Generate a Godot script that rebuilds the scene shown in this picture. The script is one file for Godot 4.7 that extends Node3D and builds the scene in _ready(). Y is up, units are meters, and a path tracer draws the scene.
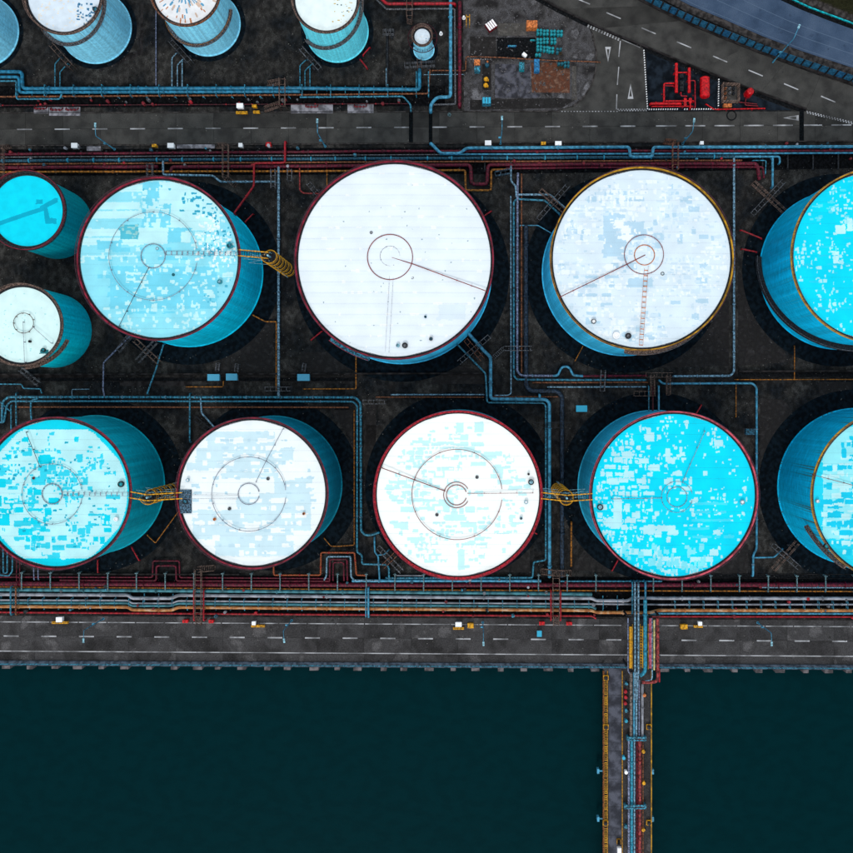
extends Node3D
# Waterfront tank farm seen from straight above. Plan units: one unit on the survey plan is 0.2345 m on the ground.
const S := 0.2345
const CAM := 200.0
const NX := 470.0
const NY := 403.0
const LIT := 1.16

var M := {}
var T := {}
var used := {}
var rng := RandomNumberGenerator.new()

# ------------------------------------------------------------------ helpers
func at(x: float, y: float, h := 0.0) -> Vector3:
	var f := S * (CAM - h) / CAM
	return Vector3((x - NX) * f, h, (y - NY) * f)

func pl(x: float, y: float, h := 0.0) -> Vector3:
	return Vector3((x - NX) * S, h, (y - NY) * S)

func numbered(n: String) -> String:
	if not used.has(n):
		used[n] = 0
		return n
	used[n] += 1
	return "%s_%03d" % [n, used[n]]

func thing(called: String, label: String, category: String, where: Vector3, group := "") -> Node3D:
	var o := Node3D.new()
	o.name = numbered(called)
	add_child(o)
	o.position = where
	o.set_meta("label", label)
	o.set_meta("category", category)
	if group != "":
		o.set_meta("group", group)
	return o

func structure(called: String) -> Node3D:
	var o := Node3D.new()
	o.name = numbered(called)
	add_child(o)
	o.set_meta("kind", "structure")
	return o

func root_of(p: Node3D) -> Vector3:
	var v := Vector3.ZERO
	var n: Node = p
	while n != self and n is Node3D:
		v += (n as Node3D).position
		n = n.get_parent()
	return v

func new_st() -> SurfaceTool:
	var st := SurfaceTool.new()
	st.begin(Mesh.PRIMITIVE_TRIANGLES)
	return st

# shapes are given in world coordinates; the node is put back to the world origin
func build(st: SurfaceTool, called: String, m: Material, parent: Node3D) -> MeshInstance3D:
	var mi := MeshInstance3D.new()
	mi.mesh = st.commit()
	mi.material_override = m
	mi.name = called
	mi.position = -root_of(parent)
	parent.add_child(mi, true)
	return mi

func put(mesh: Mesh, called: String, m: Material, parent: Node3D, where: Vector3, b := Basis.IDENTITY) -> MeshInstance3D:
	var mi := MeshInstance3D.new()
	mi.mesh = mesh
	mi.material_override = m
	mi.name = called
	mi.transform = Transform3D(b, where - root_of(parent))
	parent.add_child(mi, true)
	return mi

func tri(st: SurfaceTool, a: Vector3, b: Vector3, c: Vector3, na: Vector3, nb: Vector3, nc: Vector3, ua := Vector2.ZERO, ub := Vector2.ZERO, uc := Vector2.ZERO) -> void:
	if (b - a).cross(c - a).dot(na + nb + nc) > 0.0:
		var t := b; b = c; c = t
		var tn := nb; nb = nc; nc = tn
		var tu := ub; ub = uc; uc = tu
	st.set_normal(na); st.set_uv(ua); st.add_vertex(a)
	st.set_normal(nb); st.set_uv(ub); st.add_vertex(b)
	st.set_normal(nc); st.set_uv(uc); st.add_vertex(c)

func quad(st: SurfaceTool, a: Vector3, b: Vector3, c: Vector3, d: Vector3, n: Vector3) -> void:
	tri(st, a, b, c, n, n, n)
	tri(st, a, c, d, n, n, n)

func box(st: SurfaceTool, c: Vector3, s: Vector3, b := Basis.IDENTITY) -> void:
	var h := s * 0.5
	for ax in 3:
		for sg in [-1.0, 1.0]:
			var n := Vector3.ZERO; n[ax] = sg
			var u := Vector3.ZERO; u[(ax + 1) % 3] = h[(ax + 1) % 3]
			var v := Vector3.ZERO; v[(ax + 2) % 3] = h[(ax + 2) % 3]
			var o := n * h[ax]
			quad(st, c + b * (o - u - v), c + b * (o + u - v), c + b * (o + u + v), c + b * (o - u + v), b * n)

# a bar of rectangular section from a to b
func bar(st: SurfaceTool, a: Vector3, b: Vector3, w: float, t: float) -> void:
	var d := b - a
	if d.length() < 0.001:
		return
	var z := d.normalized()
	var up := Vector3.UP if absf(z.y) < 0.95 else Vector3.RIGHT
	var x := up.cross(z).normalized()
	var y := z.cross(x)
	box(st, (a + b) * 0.5, Vector3(w, t, d.length()), Basis(x, y, z))

func fillet(pts: Array, rad: float) -> PackedVector3Array:
	var out := PackedVector3Array()
	out.append(pts[0])
	for i in range(1, pts.size() - 1):
		var p: Vector3 = pts[i]
		var a: Vector3 = pts[i - 1] - p
		var b: Vector3 = pts[i + 1] - p
		var r: float = minf(rad, minf(a.length(), b.length()) * 0.48)
		if r < 0.02 or a.normalized().dot(b.normalized()) < -0.995:
			out.append(p)
			continue
		var p0 := p + a.normalized() * r
		var p2 := p + b.normalized() * r
		for k in 6:
			var t := k / 5.0
			out.append(p0.lerp(p, t).lerp(p.lerp(p2, t), t))
	out.append(pts[pts.size() - 1])
	return out

func tube(st: SurfaceTool, pts: PackedVector3Array, r: float, sides := 8, closed := false) -> void:
	var n := pts.size()
	var rings := []
	var norms := []
	for i in n:
		var d: Vector3
		if closed:
			d = pts[(i + 1) % n] - pts[(i - 1 + n) % n]
		elif i == 0:
			d = pts[1] - pts[0]
		elif i == n - 1:
			d = pts[n - 1] - pts[n - 2]
		else:
			d = (pts[i + 1] - pts[i]).normalized() + (pts[i] - pts[i - 1]).normalized()
		d = d.normalized()
		var up := Vector3.UP if absf(d.y) < 0.9 else Vector3.BACK
		var x := up.cross(d).normalized()
		var y := d.cross(x)
		var k := 1.0
		if not closed and i > 0 and i < n - 1:
			k = 1.0 / maxf(0.5, d.dot((pts[i] - pts[i - 1]).normalized()))
		var ring := PackedVector3Array()
		var nr := PackedVector3Array()
		for s in sides:
			var a := TAU * s / sides
			var v := x * cos(a) + y * sin(a)
			nr.append(v)
			ring.append(pts[i] + (x * cos(a) * k + y * sin(a)) * r)
		rings.append(ring)
		norms.append(nr)
	for i in (n if closed else n - 1):
		var j := (i + 1) % n
		for s in sides:
			var s2 := (s + 1) % sides
			tri(st, rings[i][s], rings[j][s], rings[j][s2], norms[i][s], norms[j][s], norms[j][s2])
			tri(st, rings[i][s], rings[j][s2], rings[i][s2], norms[i][s], norms[j][s2], norms[i][s2])
	if not closed:
		for e in [0, n - 1]:
			var nd: Vector3 = (pts[0] - pts[1]).normalized() if e == 0 else (pts[n - 1] - pts[n - 2]).normalized()
			for s in range(1, sides - 1):
				tri(st, rings[e][0], rings[e][s], rings[e][s + 1], nd, nd, nd)

func ring_pts(c: Vector3, r: float, n := 64, a0 := 0.0, a1 := TAU) -> PackedVector3Array:
	var p := PackedVector3Array()
	var full := absf(a1 - a0 - TAU) < 0.001
	for i in (n if full else n + 1):
		var a := a0 + (a1 - a0) * i / n
		p.append(c + Vector3(cos(a) * r, 0, sin(a) * r))
	return p

# profile: [radius, height] pairs turned about the vertical through c; flat-shaded between pairs
func lathe(st: SurfaceTool, c: Vector3, prof: Array, segs := 64) -> void:
	var tot := 0.0
	var vs := [0.0]
	for i in range(1, prof.size()):
		tot += Vector2(prof[i][0] - prof[i - 1][0], prof[i][1] - prof[i - 1][1]).length()
		vs.append(tot)
	for i in range(prof.size() - 1):
		var r0: float = prof[i][0]; var y0: float = prof[i][1]
		var r1: float = prof[i + 1][0]; var y1: float = prof[i + 1][1]
		var nr := (y1 - y0); var ny := -(r1 - r0)
		for s in segs:
			var a := TAU * s / segs
			var b := TAU * (s + 1) / segs
			var ca := Vector3(cos(a), 0, sin(a)); var cb := Vector3(cos(b), 0, sin(b))
			var na := (ca * nr + Vector3.UP * ny).normalized()
			var nb := (cb * nr + Vector3.UP * ny).normalized()
			var p00 := c + ca * r0 + Vector3.UP * y0; var p01 := c + cb * r0 + Vector3.UP * y0
			var p10 := c + ca * r1 + Vector3.UP * y1; var p11 := c + cb * r1 + Vector3.UP * y1
			var u0 := float(s) / segs; var u1 := float(s + 1) / segs
			var v0: float = vs[i] / tot; var v1: float = vs[i + 1] / tot
			if r1 > 0.001:
				tri(st, p00, p10, p11, na, na, nb, Vector2(u0, v0), Vector2(u0, v1), Vector2(u1, v1))
			if r0 > 0.001:
				tri(st, p00, p11, p01, na, nb, nb, Vector2(u0, v0), Vector2(u1, v1), Vector2(u1, v0))

# a slab with a polygon outline (plan units), from height y0 to y1
func slab(st: SurfaceTool, outline: PackedVector2Array, y0: float, y1: float) -> void:
	var pts := PackedVector3Array()
	var bot := PackedVector3Array()
	for p in outline:
		pts.append(pl(p.x, p.y, y1)); bot.append(pl(p.x, p.y, y0))
	var idx := Geometry2D.triangulate_polygon(outline)
	for i in range(0, idx.size(), 3):
		tri(st, pts[idx[i]], pts[idx[i + 1]], pts[idx[i + 2]], Vector3.UP, Vector3.UP, Vector3.UP)
	var mid := Vector3.ZERO
	for p in pts: mid += p
	mid /= pts.size()
	var ccw := not Geometry2D.is_polygon_clockwise(outline)
	for i in pts.size():
		var j := (i + 1) % pts.size()
		var d := pts[j] - pts[i]
		var n := Vector3(d.z, 0, -d.x).normalized() * (1.0 if ccw else -1.0)
		quad(st, pts[i], pts[j], bot[j], bot[i], n)

func poly(a: Array) -> PackedVector2Array:
	var p := PackedVector2Array()
	for i in range(0, a.size(), 2):
		p.append(Vector2(a[i], a[i + 1]))
	return p

# ------------------------------------------------------------------ materials
func lin(r: float, g: float, b: float) -> Color:
	return Color(r, g, b).linear_to_srgb()

# paint as it looks on a flat face in the open, brought down to its base colour
func paint(r: float, g: float, b: float, k := LIT) -> Color:
	var c := Color(r / 255.0, g / 255.0, b / 255.0).srgb_to_linear()
	return Color(c.r / k, c.g / k, c.b / k).linear_to_srgb()

func noise(seed_: int, freq: float, oct := 4) -> FastNoiseLite:
	var n := FastNoiseLite.new()
	n.seed = seed_
	n.frequency = freq
	n.noise_type = FastNoiseLite.TYPE_SIMPLEX_SMOOTH
	n.fractal_octaves = oct
	return n

func grey_texture(seed_: int, size: int, freq: float, lo: float, hi: float, speck: float, spec_to := 1.0) -> ImageTexture:
	var a := noise(seed_, freq, 5).get_seamless_image(size, size).get_data()
	var b := noise(seed_ + 7, 0.22, 2).get_seamless_image(size, size).get_data()
	var out := PackedByteArray()
	out.resize(size * size * 3)
	for i in size * size:
		var v := lerpf(lo, hi, smoothstep(0.2, 0.8, a[i] / 255.0)) * (0.9 + 0.2 * b[i] / 255.0)
		if b[i] / 255.0 > 1.0 - speck:
			v = lerpf(v, spec_to, 0.6)
		var q := int(clampf(v, 0, 1) * 255)
		out[i * 3] = q; out[i * 3 + 1] = q; out[i * 3 + 2] = q
	var im := Image.create_from_data(size, size, false, Image.FORMAT_RGB8, out)
	im.generate_mipmaps()
	return ImageTexture.create_from_image(im)

func mix_texture(seed_: int, size: int, freq: float, cols: Array, fine: float, blotch := 0.0, blotch_col := Color.BLACK) -> ImageTexture:
	var a := noise(seed_, freq, 5).get_seamless_image(size, size).get_data()
	var b := noise(seed_ + 3, 0.3, 2).get_seamless_image(size, size).get_data()
	var c := noise(seed_ + 5, freq * 3.0, 4).get_seamless_image(size, size).get_data()
	var out := PackedByteArray()
	out.resize(size * size * 3)
	var n := cols.size() - 1
	for i in size * size:
		var t := clampf((a[i] / 255.0 - 0.15) / 0.7, 0, 0.999) * n
		var k := int(t)
		var col: Color = (cols[k] as Color).lerp(cols[k + 1], t - k)
		var f := 1.0 + fine * (b[i] / 127.5 - 1.0)
		var w := smoothstep(1.0 - blotch - 0.12, 1.0 - blotch, c[i] / 255.0) if blotch > 0.0 else 0.0
		col = col.lerp(blotch_col, w * 0.75)
		out[i * 3] = int(clampf(col.r * f, 0, 1) * 255); out[i * 3 + 1] = int(clampf(col.g * f, 0, 1) * 255); out[i * 3 + 2] = int(clampf(col.b * f, 0, 1) * 255)
	var im := Image.create_from_data(size, size, false, Image.FORMAT_RGB8, out)
	im.generate_mipmaps()
	return ImageTexture.create_from_image(im)

func mat(col: Color, rough := 0.6, metal := 0.0, tex: Texture2D = null, scale := 0.2) -> StandardMaterial3D:
	var m := StandardMaterial3D.new()
	m.albedo_color = col
	m.roughness = rough
	m.metallic = metal
	m.metallic_specular = 0.14 if rough > 0.79 else 0.34
	if tex:
		m.albedo_texture = tex
		m.uv1_triplanar = true
		m.uv1_world_triplanar = true
		m.uv1_scale = Vector3.ONE * scale * (0.5 if T.has("mottle") and tex == T.mottle else 1.0)
	return m

func make_materials() -> void:
	T.grime = grey_texture(11, 256, 0.02, 0.62, 1.0, 0.12, 1.0)
	T.mottle = grey_texture(23, 512, 0.03, 0.35, 1.0, 0.22, 1.0)
	T.soft = grey_texture(29, 512, 0.008, 0.6, 1.0, 0.1, 1.0)
	var sf: Texture2D = T.soft
	var g: Texture2D = T.grime
	var o: Texture2D = T.mottle
	M.teal = mat(paint(64, 152, 184), 0.45, 0.0, o, 0.21)
	M.bluepipe = mat(paint(76, 162, 200), 0.42, 0.0, g, 0.17)
	M.darkteal = mat(paint(38, 98, 124), 0.5, 0.0, o, 0.26)
	M.paleblue = mat(paint(138, 182, 210), 0.45, 0.0, o, 0.23)
	M.lilac = mat(paint(140, 150, 185), 0.5, 0.0, o, 0.23)
	M.darkred = mat(paint(112, 10, 44), 0.5, 0.0, o, 0.2)
	M.maroon = mat(paint(84, 14, 32), 0.55, 0.0, o, 0.2)
	M.red = mat(paint(180, 24, 42), 0.42, 0.0, g, 0.2)
	M.firered = mat(paint(222, 16, 30), 0.35, 0.0, g, 0.25)
	M.ochre = mat(paint(190, 118, 36), 0.55, 0.0, o, 0.2)
	M.rustpipe = mat(paint(150, 92, 62), 0.7, 0.0, o, 0.24)
	M.orangepipe = mat(Color(1, 1, 1), 0.6, 0.0, mix_texture(67, 256, 0.03, [paint(132, 76, 40), paint(182, 120, 66), paint(190, 168, 152)], 0.15), 0.06)
	M.whitepipe = mat(paint(164, 166, 178), 0.55, 0.0, sf, 0.07)
	M.pink = mat(paint(190, 88, 118), 0.5, 0.0, g, 0.2)
	M.cream = mat(paint(232, 218, 150), 0.5, 0.0, g, 0.2)
	M.yellow = mat(paint(235, 168, 24), 0.5, 0.0, g, 0.3)
	M.darkyellow = mat(paint(196, 140, 34), 0.55, 0.0, g, 0.3)
	M.galv = mat(paint(120, 122, 130), 0.5, 0.3, o, 0.3)
	M.brownsteel = mat(paint(134, 108, 98), 0.6, 0.1, o, 0.3)
	M.darksteel = mat(paint(46, 50, 58), 0.6, 0.2, o, 0.3)
	M.palesteel = mat(paint(150, 205, 225), 0.5, 0.0, g, 0.3)
	M.white = mat(paint(245, 245, 250), 0.55)
	M.lineworn = mat(paint(176, 176, 182), 0.8, 0.0, sf, 0.045)
	M.concrete = mat(paint(150, 148, 158), 0.9, 0.0, sf, 0.12)
	M.curb = mat(paint(72, 68, 68), 0.9, 0.0, sf, 0.15)
	M.bund = mat(paint(50, 47, 48), 0.95, 0.0, sf, 0.1)
	M.apron = mat(lin(0.004, 0.0085, 0.0135), 0.85, 0.0, g, 0.12)
	M.orange = mat(paint(226, 130, 70), 0.6, 0.0, g, 0.3)
	M.brightblue = mat(paint(40, 130, 190), 0.5, 0.0, g, 0.3)
	M.drum = mat(paint(24, 160, 176), 0.4, 0.0, g, 0.5)
	M.wood = mat(lin(0.09, 0.06, 0.035), 0.9, 0.0, o, 0.6)
	M.dark = mat(lin(0.008, 0.009, 0.011), 0.8, 0.0, g, 0.3)
	M.grey = mat(paint(130, 134, 140), 0.6, 0.1, o, 0.3)
	M.earth = mat(Color.WHITE, 0.95, 0.0, mix_texture(31, 1024, 0.009, [lin(0.011, 0.013, 0.016), lin(0.017, 0.018, 0.020), lin(0.025, 0.024, 0.024), lin(0.034, 0.032, 0.031), lin(0.052, 0.049, 0.047)], 0.45, 0.1, lin(0.006, 0.007, 0.008)), 0.0115)
	M.earth.detail_enabled = true
	M.earth.detail_blend_mode = BaseMaterial3D.BLEND_MODE_MUL
	M.earth.detail_uv_layer = BaseMaterial3D.DETAIL_UV_2
	M.earth.detail_albedo = grey_texture(77, 512, 0.03, 0.7, 1.0, 0.08, 1.0)
	M.earth.uv2_triplanar = true
	M.earth.uv2_world_triplanar = true
	M.earth.uv2_scale = Vector3(0.04, 0.04, 0.031)
	var asph := mix_texture(41, 512, 0.01, [lin(0.030, 0.029, 0.029), lin(0.042, 0.041, 0.040), lin(0.052, 0.050, 0.049)], 0.25, 0.07, lin(0.022, 0.022, 0.022))
	for k in 3:
		var f: float = [0.86, 1.0, 1.13][k]
		M["road%d" % k] = mat(Color(f, f, f) if f <= 1.0 else Color(1, 1, 1), 0.9, 0.0, asph, [0.037, 0.045, 0.031][k])
	var quayt := mix_texture(43, 512, 0.011, [lin(0.026, 0.025, 0.026), lin(0.037, 0.035, 0.037), lin(0.050, 0.048, 0.051), lin(0.040, 0.038, 0.040), lin(0.082, 0.078, 0.082)], 0.35, 0.06, lin(0.014, 0.014, 0.014))
	M.quay0 = mat(Color(0.9, 0.9, 0.9), 0.92, 0.0, quayt, 0.019)
	M.quay1 = mat(Color(1, 1, 1), 0.92, 0.0, quayt, 0.023)
	M.highway = mat(Color(1, 1, 1), 0.85, 0.0, mix_texture(47, 512, 0.008, [lin(0.027, 0.046, 0.084), lin(0.038, 0.062, 0.110), lin(0.052, 0.079, 0.132)], 0.16, 0.1, lin(0.028, 0.045, 0.08)), 0.03)
	M.yard = mat(Color(1, 1, 1), 0.92, 0.0, mix_texture(53, 512, 0.012, [lin(0.016, 0.015, 0.016), lin(0.040, 0.038, 0.040), lin(0.062, 0.060, 0.066), lin(0.034, 0.032, 0.034), lin(0.12, 0.118, 0.13)], 0.4, 0.08, lin(0.010, 0.010, 0.011)), 0.024)
	M.rustslab = mat(Color(1, 1, 1), 0.9, 0.0, mix_texture(59, 256, 0.02, [lin(0.12, 0.042, 0.024), lin(0.07, 0.03, 0.02), lin(0.16, 0.09, 0.065)], 0.3, 0.15, lin(0.03, 0.02, 0.017)), 0.12)
	M.patch = mat(Color(1, 1, 1), 0.9, 0.0, mix_texture(61, 256, 0.02, [lin(0.07, 0.066, 0.062), lin(0.05, 0.046, 0.044), lin(0.1, 0.092, 0.088)], 0.25, 0.15, lin(0.04, 0.036, 0.034)), 0.1)
	M.patch2 = mat(Color(0.58, 0.58, 0.6), 0.9, 0.0, M.patch.albedo_texture, 0.083)
	M.water = mat(lin(0.0002, 0.0150, 0.0192), 0.45)
	M.water.metallic_specular = 0.07
	var wn := noise(71, 0.03, 5).get_seamless_image(512, 512)
	wn.bump_map_to_normal_map(4.0)
	M.water.normal_enabled = true
	M.water.normal_texture = ImageTexture.create_from_image(wn)
	M.water.normal_scale = 0.1
	M.water.albedo_texture = grey_texture(73, 512, 0.012, 0.93, 1.0, 0.0)
	M.water.uv1_triplanar = true
	M.water.uv1_world_triplanar = true
	M.water.uv1_scale = Vector3(0.03, 0.03, 0.043)
	M.glass = mat(Color(0.25, 0.62, 0.85, 0.72), 0.15)
	M.glass.transparency = BaseMaterial3D.TRANSPARENCY_ALPHA
	M.panel = mat(paint(42, 100, 134), 0.3, 0.0, g, 0.2)
	M.grass = mat(lin(0.03, 0.04, 0.018), 0.95)
	M.highline = mat(lin(0.075, 0.11, 0.17), 0.85)
	M.capping = mat(paint(76, 88, 104), 0.85, 0.0, sf, 0.14)
	M.fender = mat(paint(118, 112, 116), 0.9, 0.0, sf, 0.08)
	M.paneldark = mat(paint(36, 92, 132), 0.3, 0.0, g, 0.2)
	M.cyanrail = mat(paint(0, 190, 205), 0.4, 0.0, g, 0.2)
	M.trench = mat(lin(0.004, 0.006, 0.008), 0.8, 0.0, g, 0.3)
	M.rimred = mat(paint(150, 30, 58), 0.5, 0.0, sf, 0.09)
	M.rimbright = mat(paint(186, 24, 46), 0.45, 0.0, g, 0.3)
	M.rimpink = mat(paint(214, 86, 104), 0.5, 0.0, sf, 0.09)
	M.rimyellow = mat(paint(206, 152, 30), 0.5, 0.0, sf, 0.09)
	M.darkrail = mat(paint(84, 44, 60), 0.6, 0.1, g, 0.3)
	M.fade = mat(paint(180, 184, 204), 0.7, 0.0, o, 0.5)
	M.fadepale = mat(paint(222, 224, 234), 0.7, 0.0, o, 0.5)
	M.fadepink = mat(paint(226, 176, 176), 0.7, 0.0, o, 0.5)
	M.redthin = mat(paint(176, 60, 62), 0.55, 0.0, o, 0.4)
	M.tealmain = mat(paint(36, 132, 172), 0.42, 0.0, g, 0.15)
	M.seagreen = mat(paint(66, 132, 146), 0.5, 0.0, sf, 0.09)
	M.frame = mat(paint(116, 152, 162), 0.5, 0.0, o, 0.4)
	M.rack_shade = mat(lin(0.006, 0.0065, 0.008), 0.95, 0.0, g, 0.2)  # near-black colour for the painted shade beneath the pipe racks
	M.navy = mat(paint(52, 70, 92), 0.6, 0.1, o, 0.2)
	M.ochredash = mat(paint(196, 96, 52), 0.5, 0.0, o, 0.5)
	M.maroonvalve = mat(paint(128, 26, 40), 0.5, 0.0, g, 0.3)
	M.palecab = mat(paint(76, 160, 194), 0.5)
	M.bluecab = mat(paint(48, 164, 200), 0.5)
	M.ruststeel = mat(paint(150, 96, 74), 0.7, 0.0, o, 0.3)
	M.bluesteel = mat(paint(84, 120, 146), 0.6, 0.0, o, 0.3)
	M.darkdrum = mat(paint(20, 108, 128), 0.4, 0.0, g, 0.5)
	M.concretedim = mat(paint(86, 86, 96), 0.9, 0.0, sf, 0.11)
	M.rubble = mat(paint(120, 118, 122), 0.9, 0.0, o, 0.7)
	M.slate = mat(paint(30, 38, 48), 0.9, 0.0, sf, 0.09)
	M.orangeedge = mat(paint(150, 84, 30), 0.6, 0.0, o, 0.3)
	M.jettyroad = mat(paint(86, 88, 100), 0.9, 0.0, g, 0.05)
	M.brownpipe = mat(paint(140, 126, 120), 0.6, 0.0, o, 0.2)
	M.tealbright = mat(paint(44, 152, 184), 0.45, 0.0, g, 0.25)
	M.salmon = mat(paint(172, 66, 66), 0.5, 0.0, o, 0.14)
	var po := BoxMesh.new()
	po.size = Vector3(0.22, 0.4, 0.22)
	T.post_mesh = po
	var pm := BoxMesh.new()
	pm.size = Vector3(0.8, 0.05, 0.46)
	T.plate_mesh = pm
	var pm2 := BoxMesh.new()
	pm2.size = Vector3(0.98, 0.05, 0.46)
	T.plate_mesh2 = pm2
	M.verge = mat(lin(0.016, 0.017, 0.010), 0.95, 0.0, o, 0.2)

# ------------------------------------------------------------------ roofs: paint patches on a square image
const RS := 512
func blank(c: Color) -> Image:
	var im := Image.create(RS, RS, false, Image.FORMAT_RGB8)
	im.fill(c)
	return im

func prect(im: Image, x0: float, y0: float, x1: float, y1: float, c: Color) -> void:
	var a := Vector2i(int((x0 * 0.5 + 0.5) * RS), int((y0 * 0.5 + 0.5) * RS))
	var b := Vector2i(int((x1 * 0.5 + 0.5) * RS), int((y1 * 0.5 + 0.5) * RS))
	im.fill_rect(Rect2i(a, b - a), c)

func rag(im: Image, x0: float, y0: float, x1: float, y1: float, c: Color) -> void:
	prect(im, x0, y0, x1, y1, c)
	var n := int((absf(x1 - x0) + absf(y1 - y0)) * 12.0)
	for i in n:
		var s := rng.randf_range(0.006, 0.026)
		var t := rng.randf_range(0.006, 0.016)
		var px: float
		var py: float
		if rng.randf() < 0.5:
			px = rng.randf_range(x0, x1); py = y0 if rng.randf() < 0.5 else y1
		else:
			px = x0 if rng.randf() < 0.5 else x1; py = rng.randf_range(y0, y1)
		prect(im, px - s, py - t, px + s, py + t, c)

# n patches laid out in rows inside a window, each inside the radius
func scatter(im: Image, n: int, x0: float, y0: float, x1: float, y1: float, wmin: float, wmax: float, hmin: float, hmax: float, c: Color, rows := 0.0, rmax := 0.96, rmin := 0.0) -> void:
	for i in int(n * 1.7):
		var px := rng.randf_range(x0, x1)
		var py := rng.randf_range(y0, y1)
		if rows > 0.0:
			py = roundf(py / rows) * rows
		var w := lerpf(wmin, wmax, pow(rng.randf(), 1.8)) * 0.85
		var h := rng.randf_range(hmin, hmax) * 0.8
		var rr := Vector2(px, py).length()
		if rr > rmax - w * 0.5 or rr < rmin:
			continue
		if w > 0.09:
			rag(im, px - w / 2, py - h / 2, px + w / 2, py + h / 2, c)
		else:
			prect(im, px - w / 2, py - h / 2, px + w / 2, py + h / 2, c)

# touch-up squares brushed plate by plate: short runs in rows, thick where the old coat has failed
func tiles(im: Image, c: Color, pitch: float, wmin: float, wmax: float, amount: float, bx: float, by: float, rmax := 0.95) -> void:
	var nz := noise(rng.randi() % 9999, 1.7, 3)
	var y := -1.0
	while y < 1.0:
		var hh := pitch * rng.randf_range(0.8, 1.25)
		var x := -1.0 + rng.randf() * 0.1
		while x < 1.0:
			var w := lerpf(wmin, wmax, pow(rng.randf(), 2.0))
			var d := amount + bx * x + by * y + nz.get_noise_2d(x, y) * 1.1
			if Vector2(x + w * 0.5, y).length() < rmax - w * 0.4 and rng.randf() < d:
				var t := y + hh * rng.randf_range(0.0, 0.3)
				var q := hh * rng.randf_range(0.4, 0.85)
				prect(im, x, t, x + w, t + q, c)
				if rng.randf() < 0.4:
					prect(im, x + w * rng.randf_range(0.0, 0.6), t - q * 0.25, x + w, t + q * 1.2, c)
			x += w + rng.randf_range(0.006, 0.035)
		y += hh

func finish(im: Image, grain := 0.05) -> ImageTexture:
	var a := noise(rng.randi() % 9999, 0.012, 4).get_image(RS, RS).get_data()
	var b := noise(rng.randi() % 9999, 0.35, 2).get_image(RS, RS).get_data()
	var e := noise(rng.randi() % 9999, 0.11, 3).get_image(RS, RS).get_data()
	var src := im.get_data()
	var d := src.duplicate()
	for i in RS * RS:
		# worn paint edges: look the patch up a little off its place
		var j := clampi(i + int((e[i] - 127) * 0.026) + int((e[(i * 7 + 911) % (RS * RS)] - 127) * 0.006) + RS * int((e[(i + 20040) % (RS * RS)] - 127) * 0.02), 0, RS * RS - 1)
		for k in 3:
			d[i * 3 + k] = src[j * 3 + k]
		var f := 1.0 - grain * 0.9 + grain * (a[i] / 127.5 - 1.0) * 0.8 + grain * 0.6 * (b[i] / 127.5 - 1.0)
		for k in 3:
			d[i * 3 + k] = int(clampf(d[i * 3 + k] * f, 0, 255))
	var o := Image.create_from_data(RS, RS, false, Image.FORMAT_RGB8, d)
	o.generate_mipmaps()
	return ImageTexture.create_from_image(o)

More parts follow.
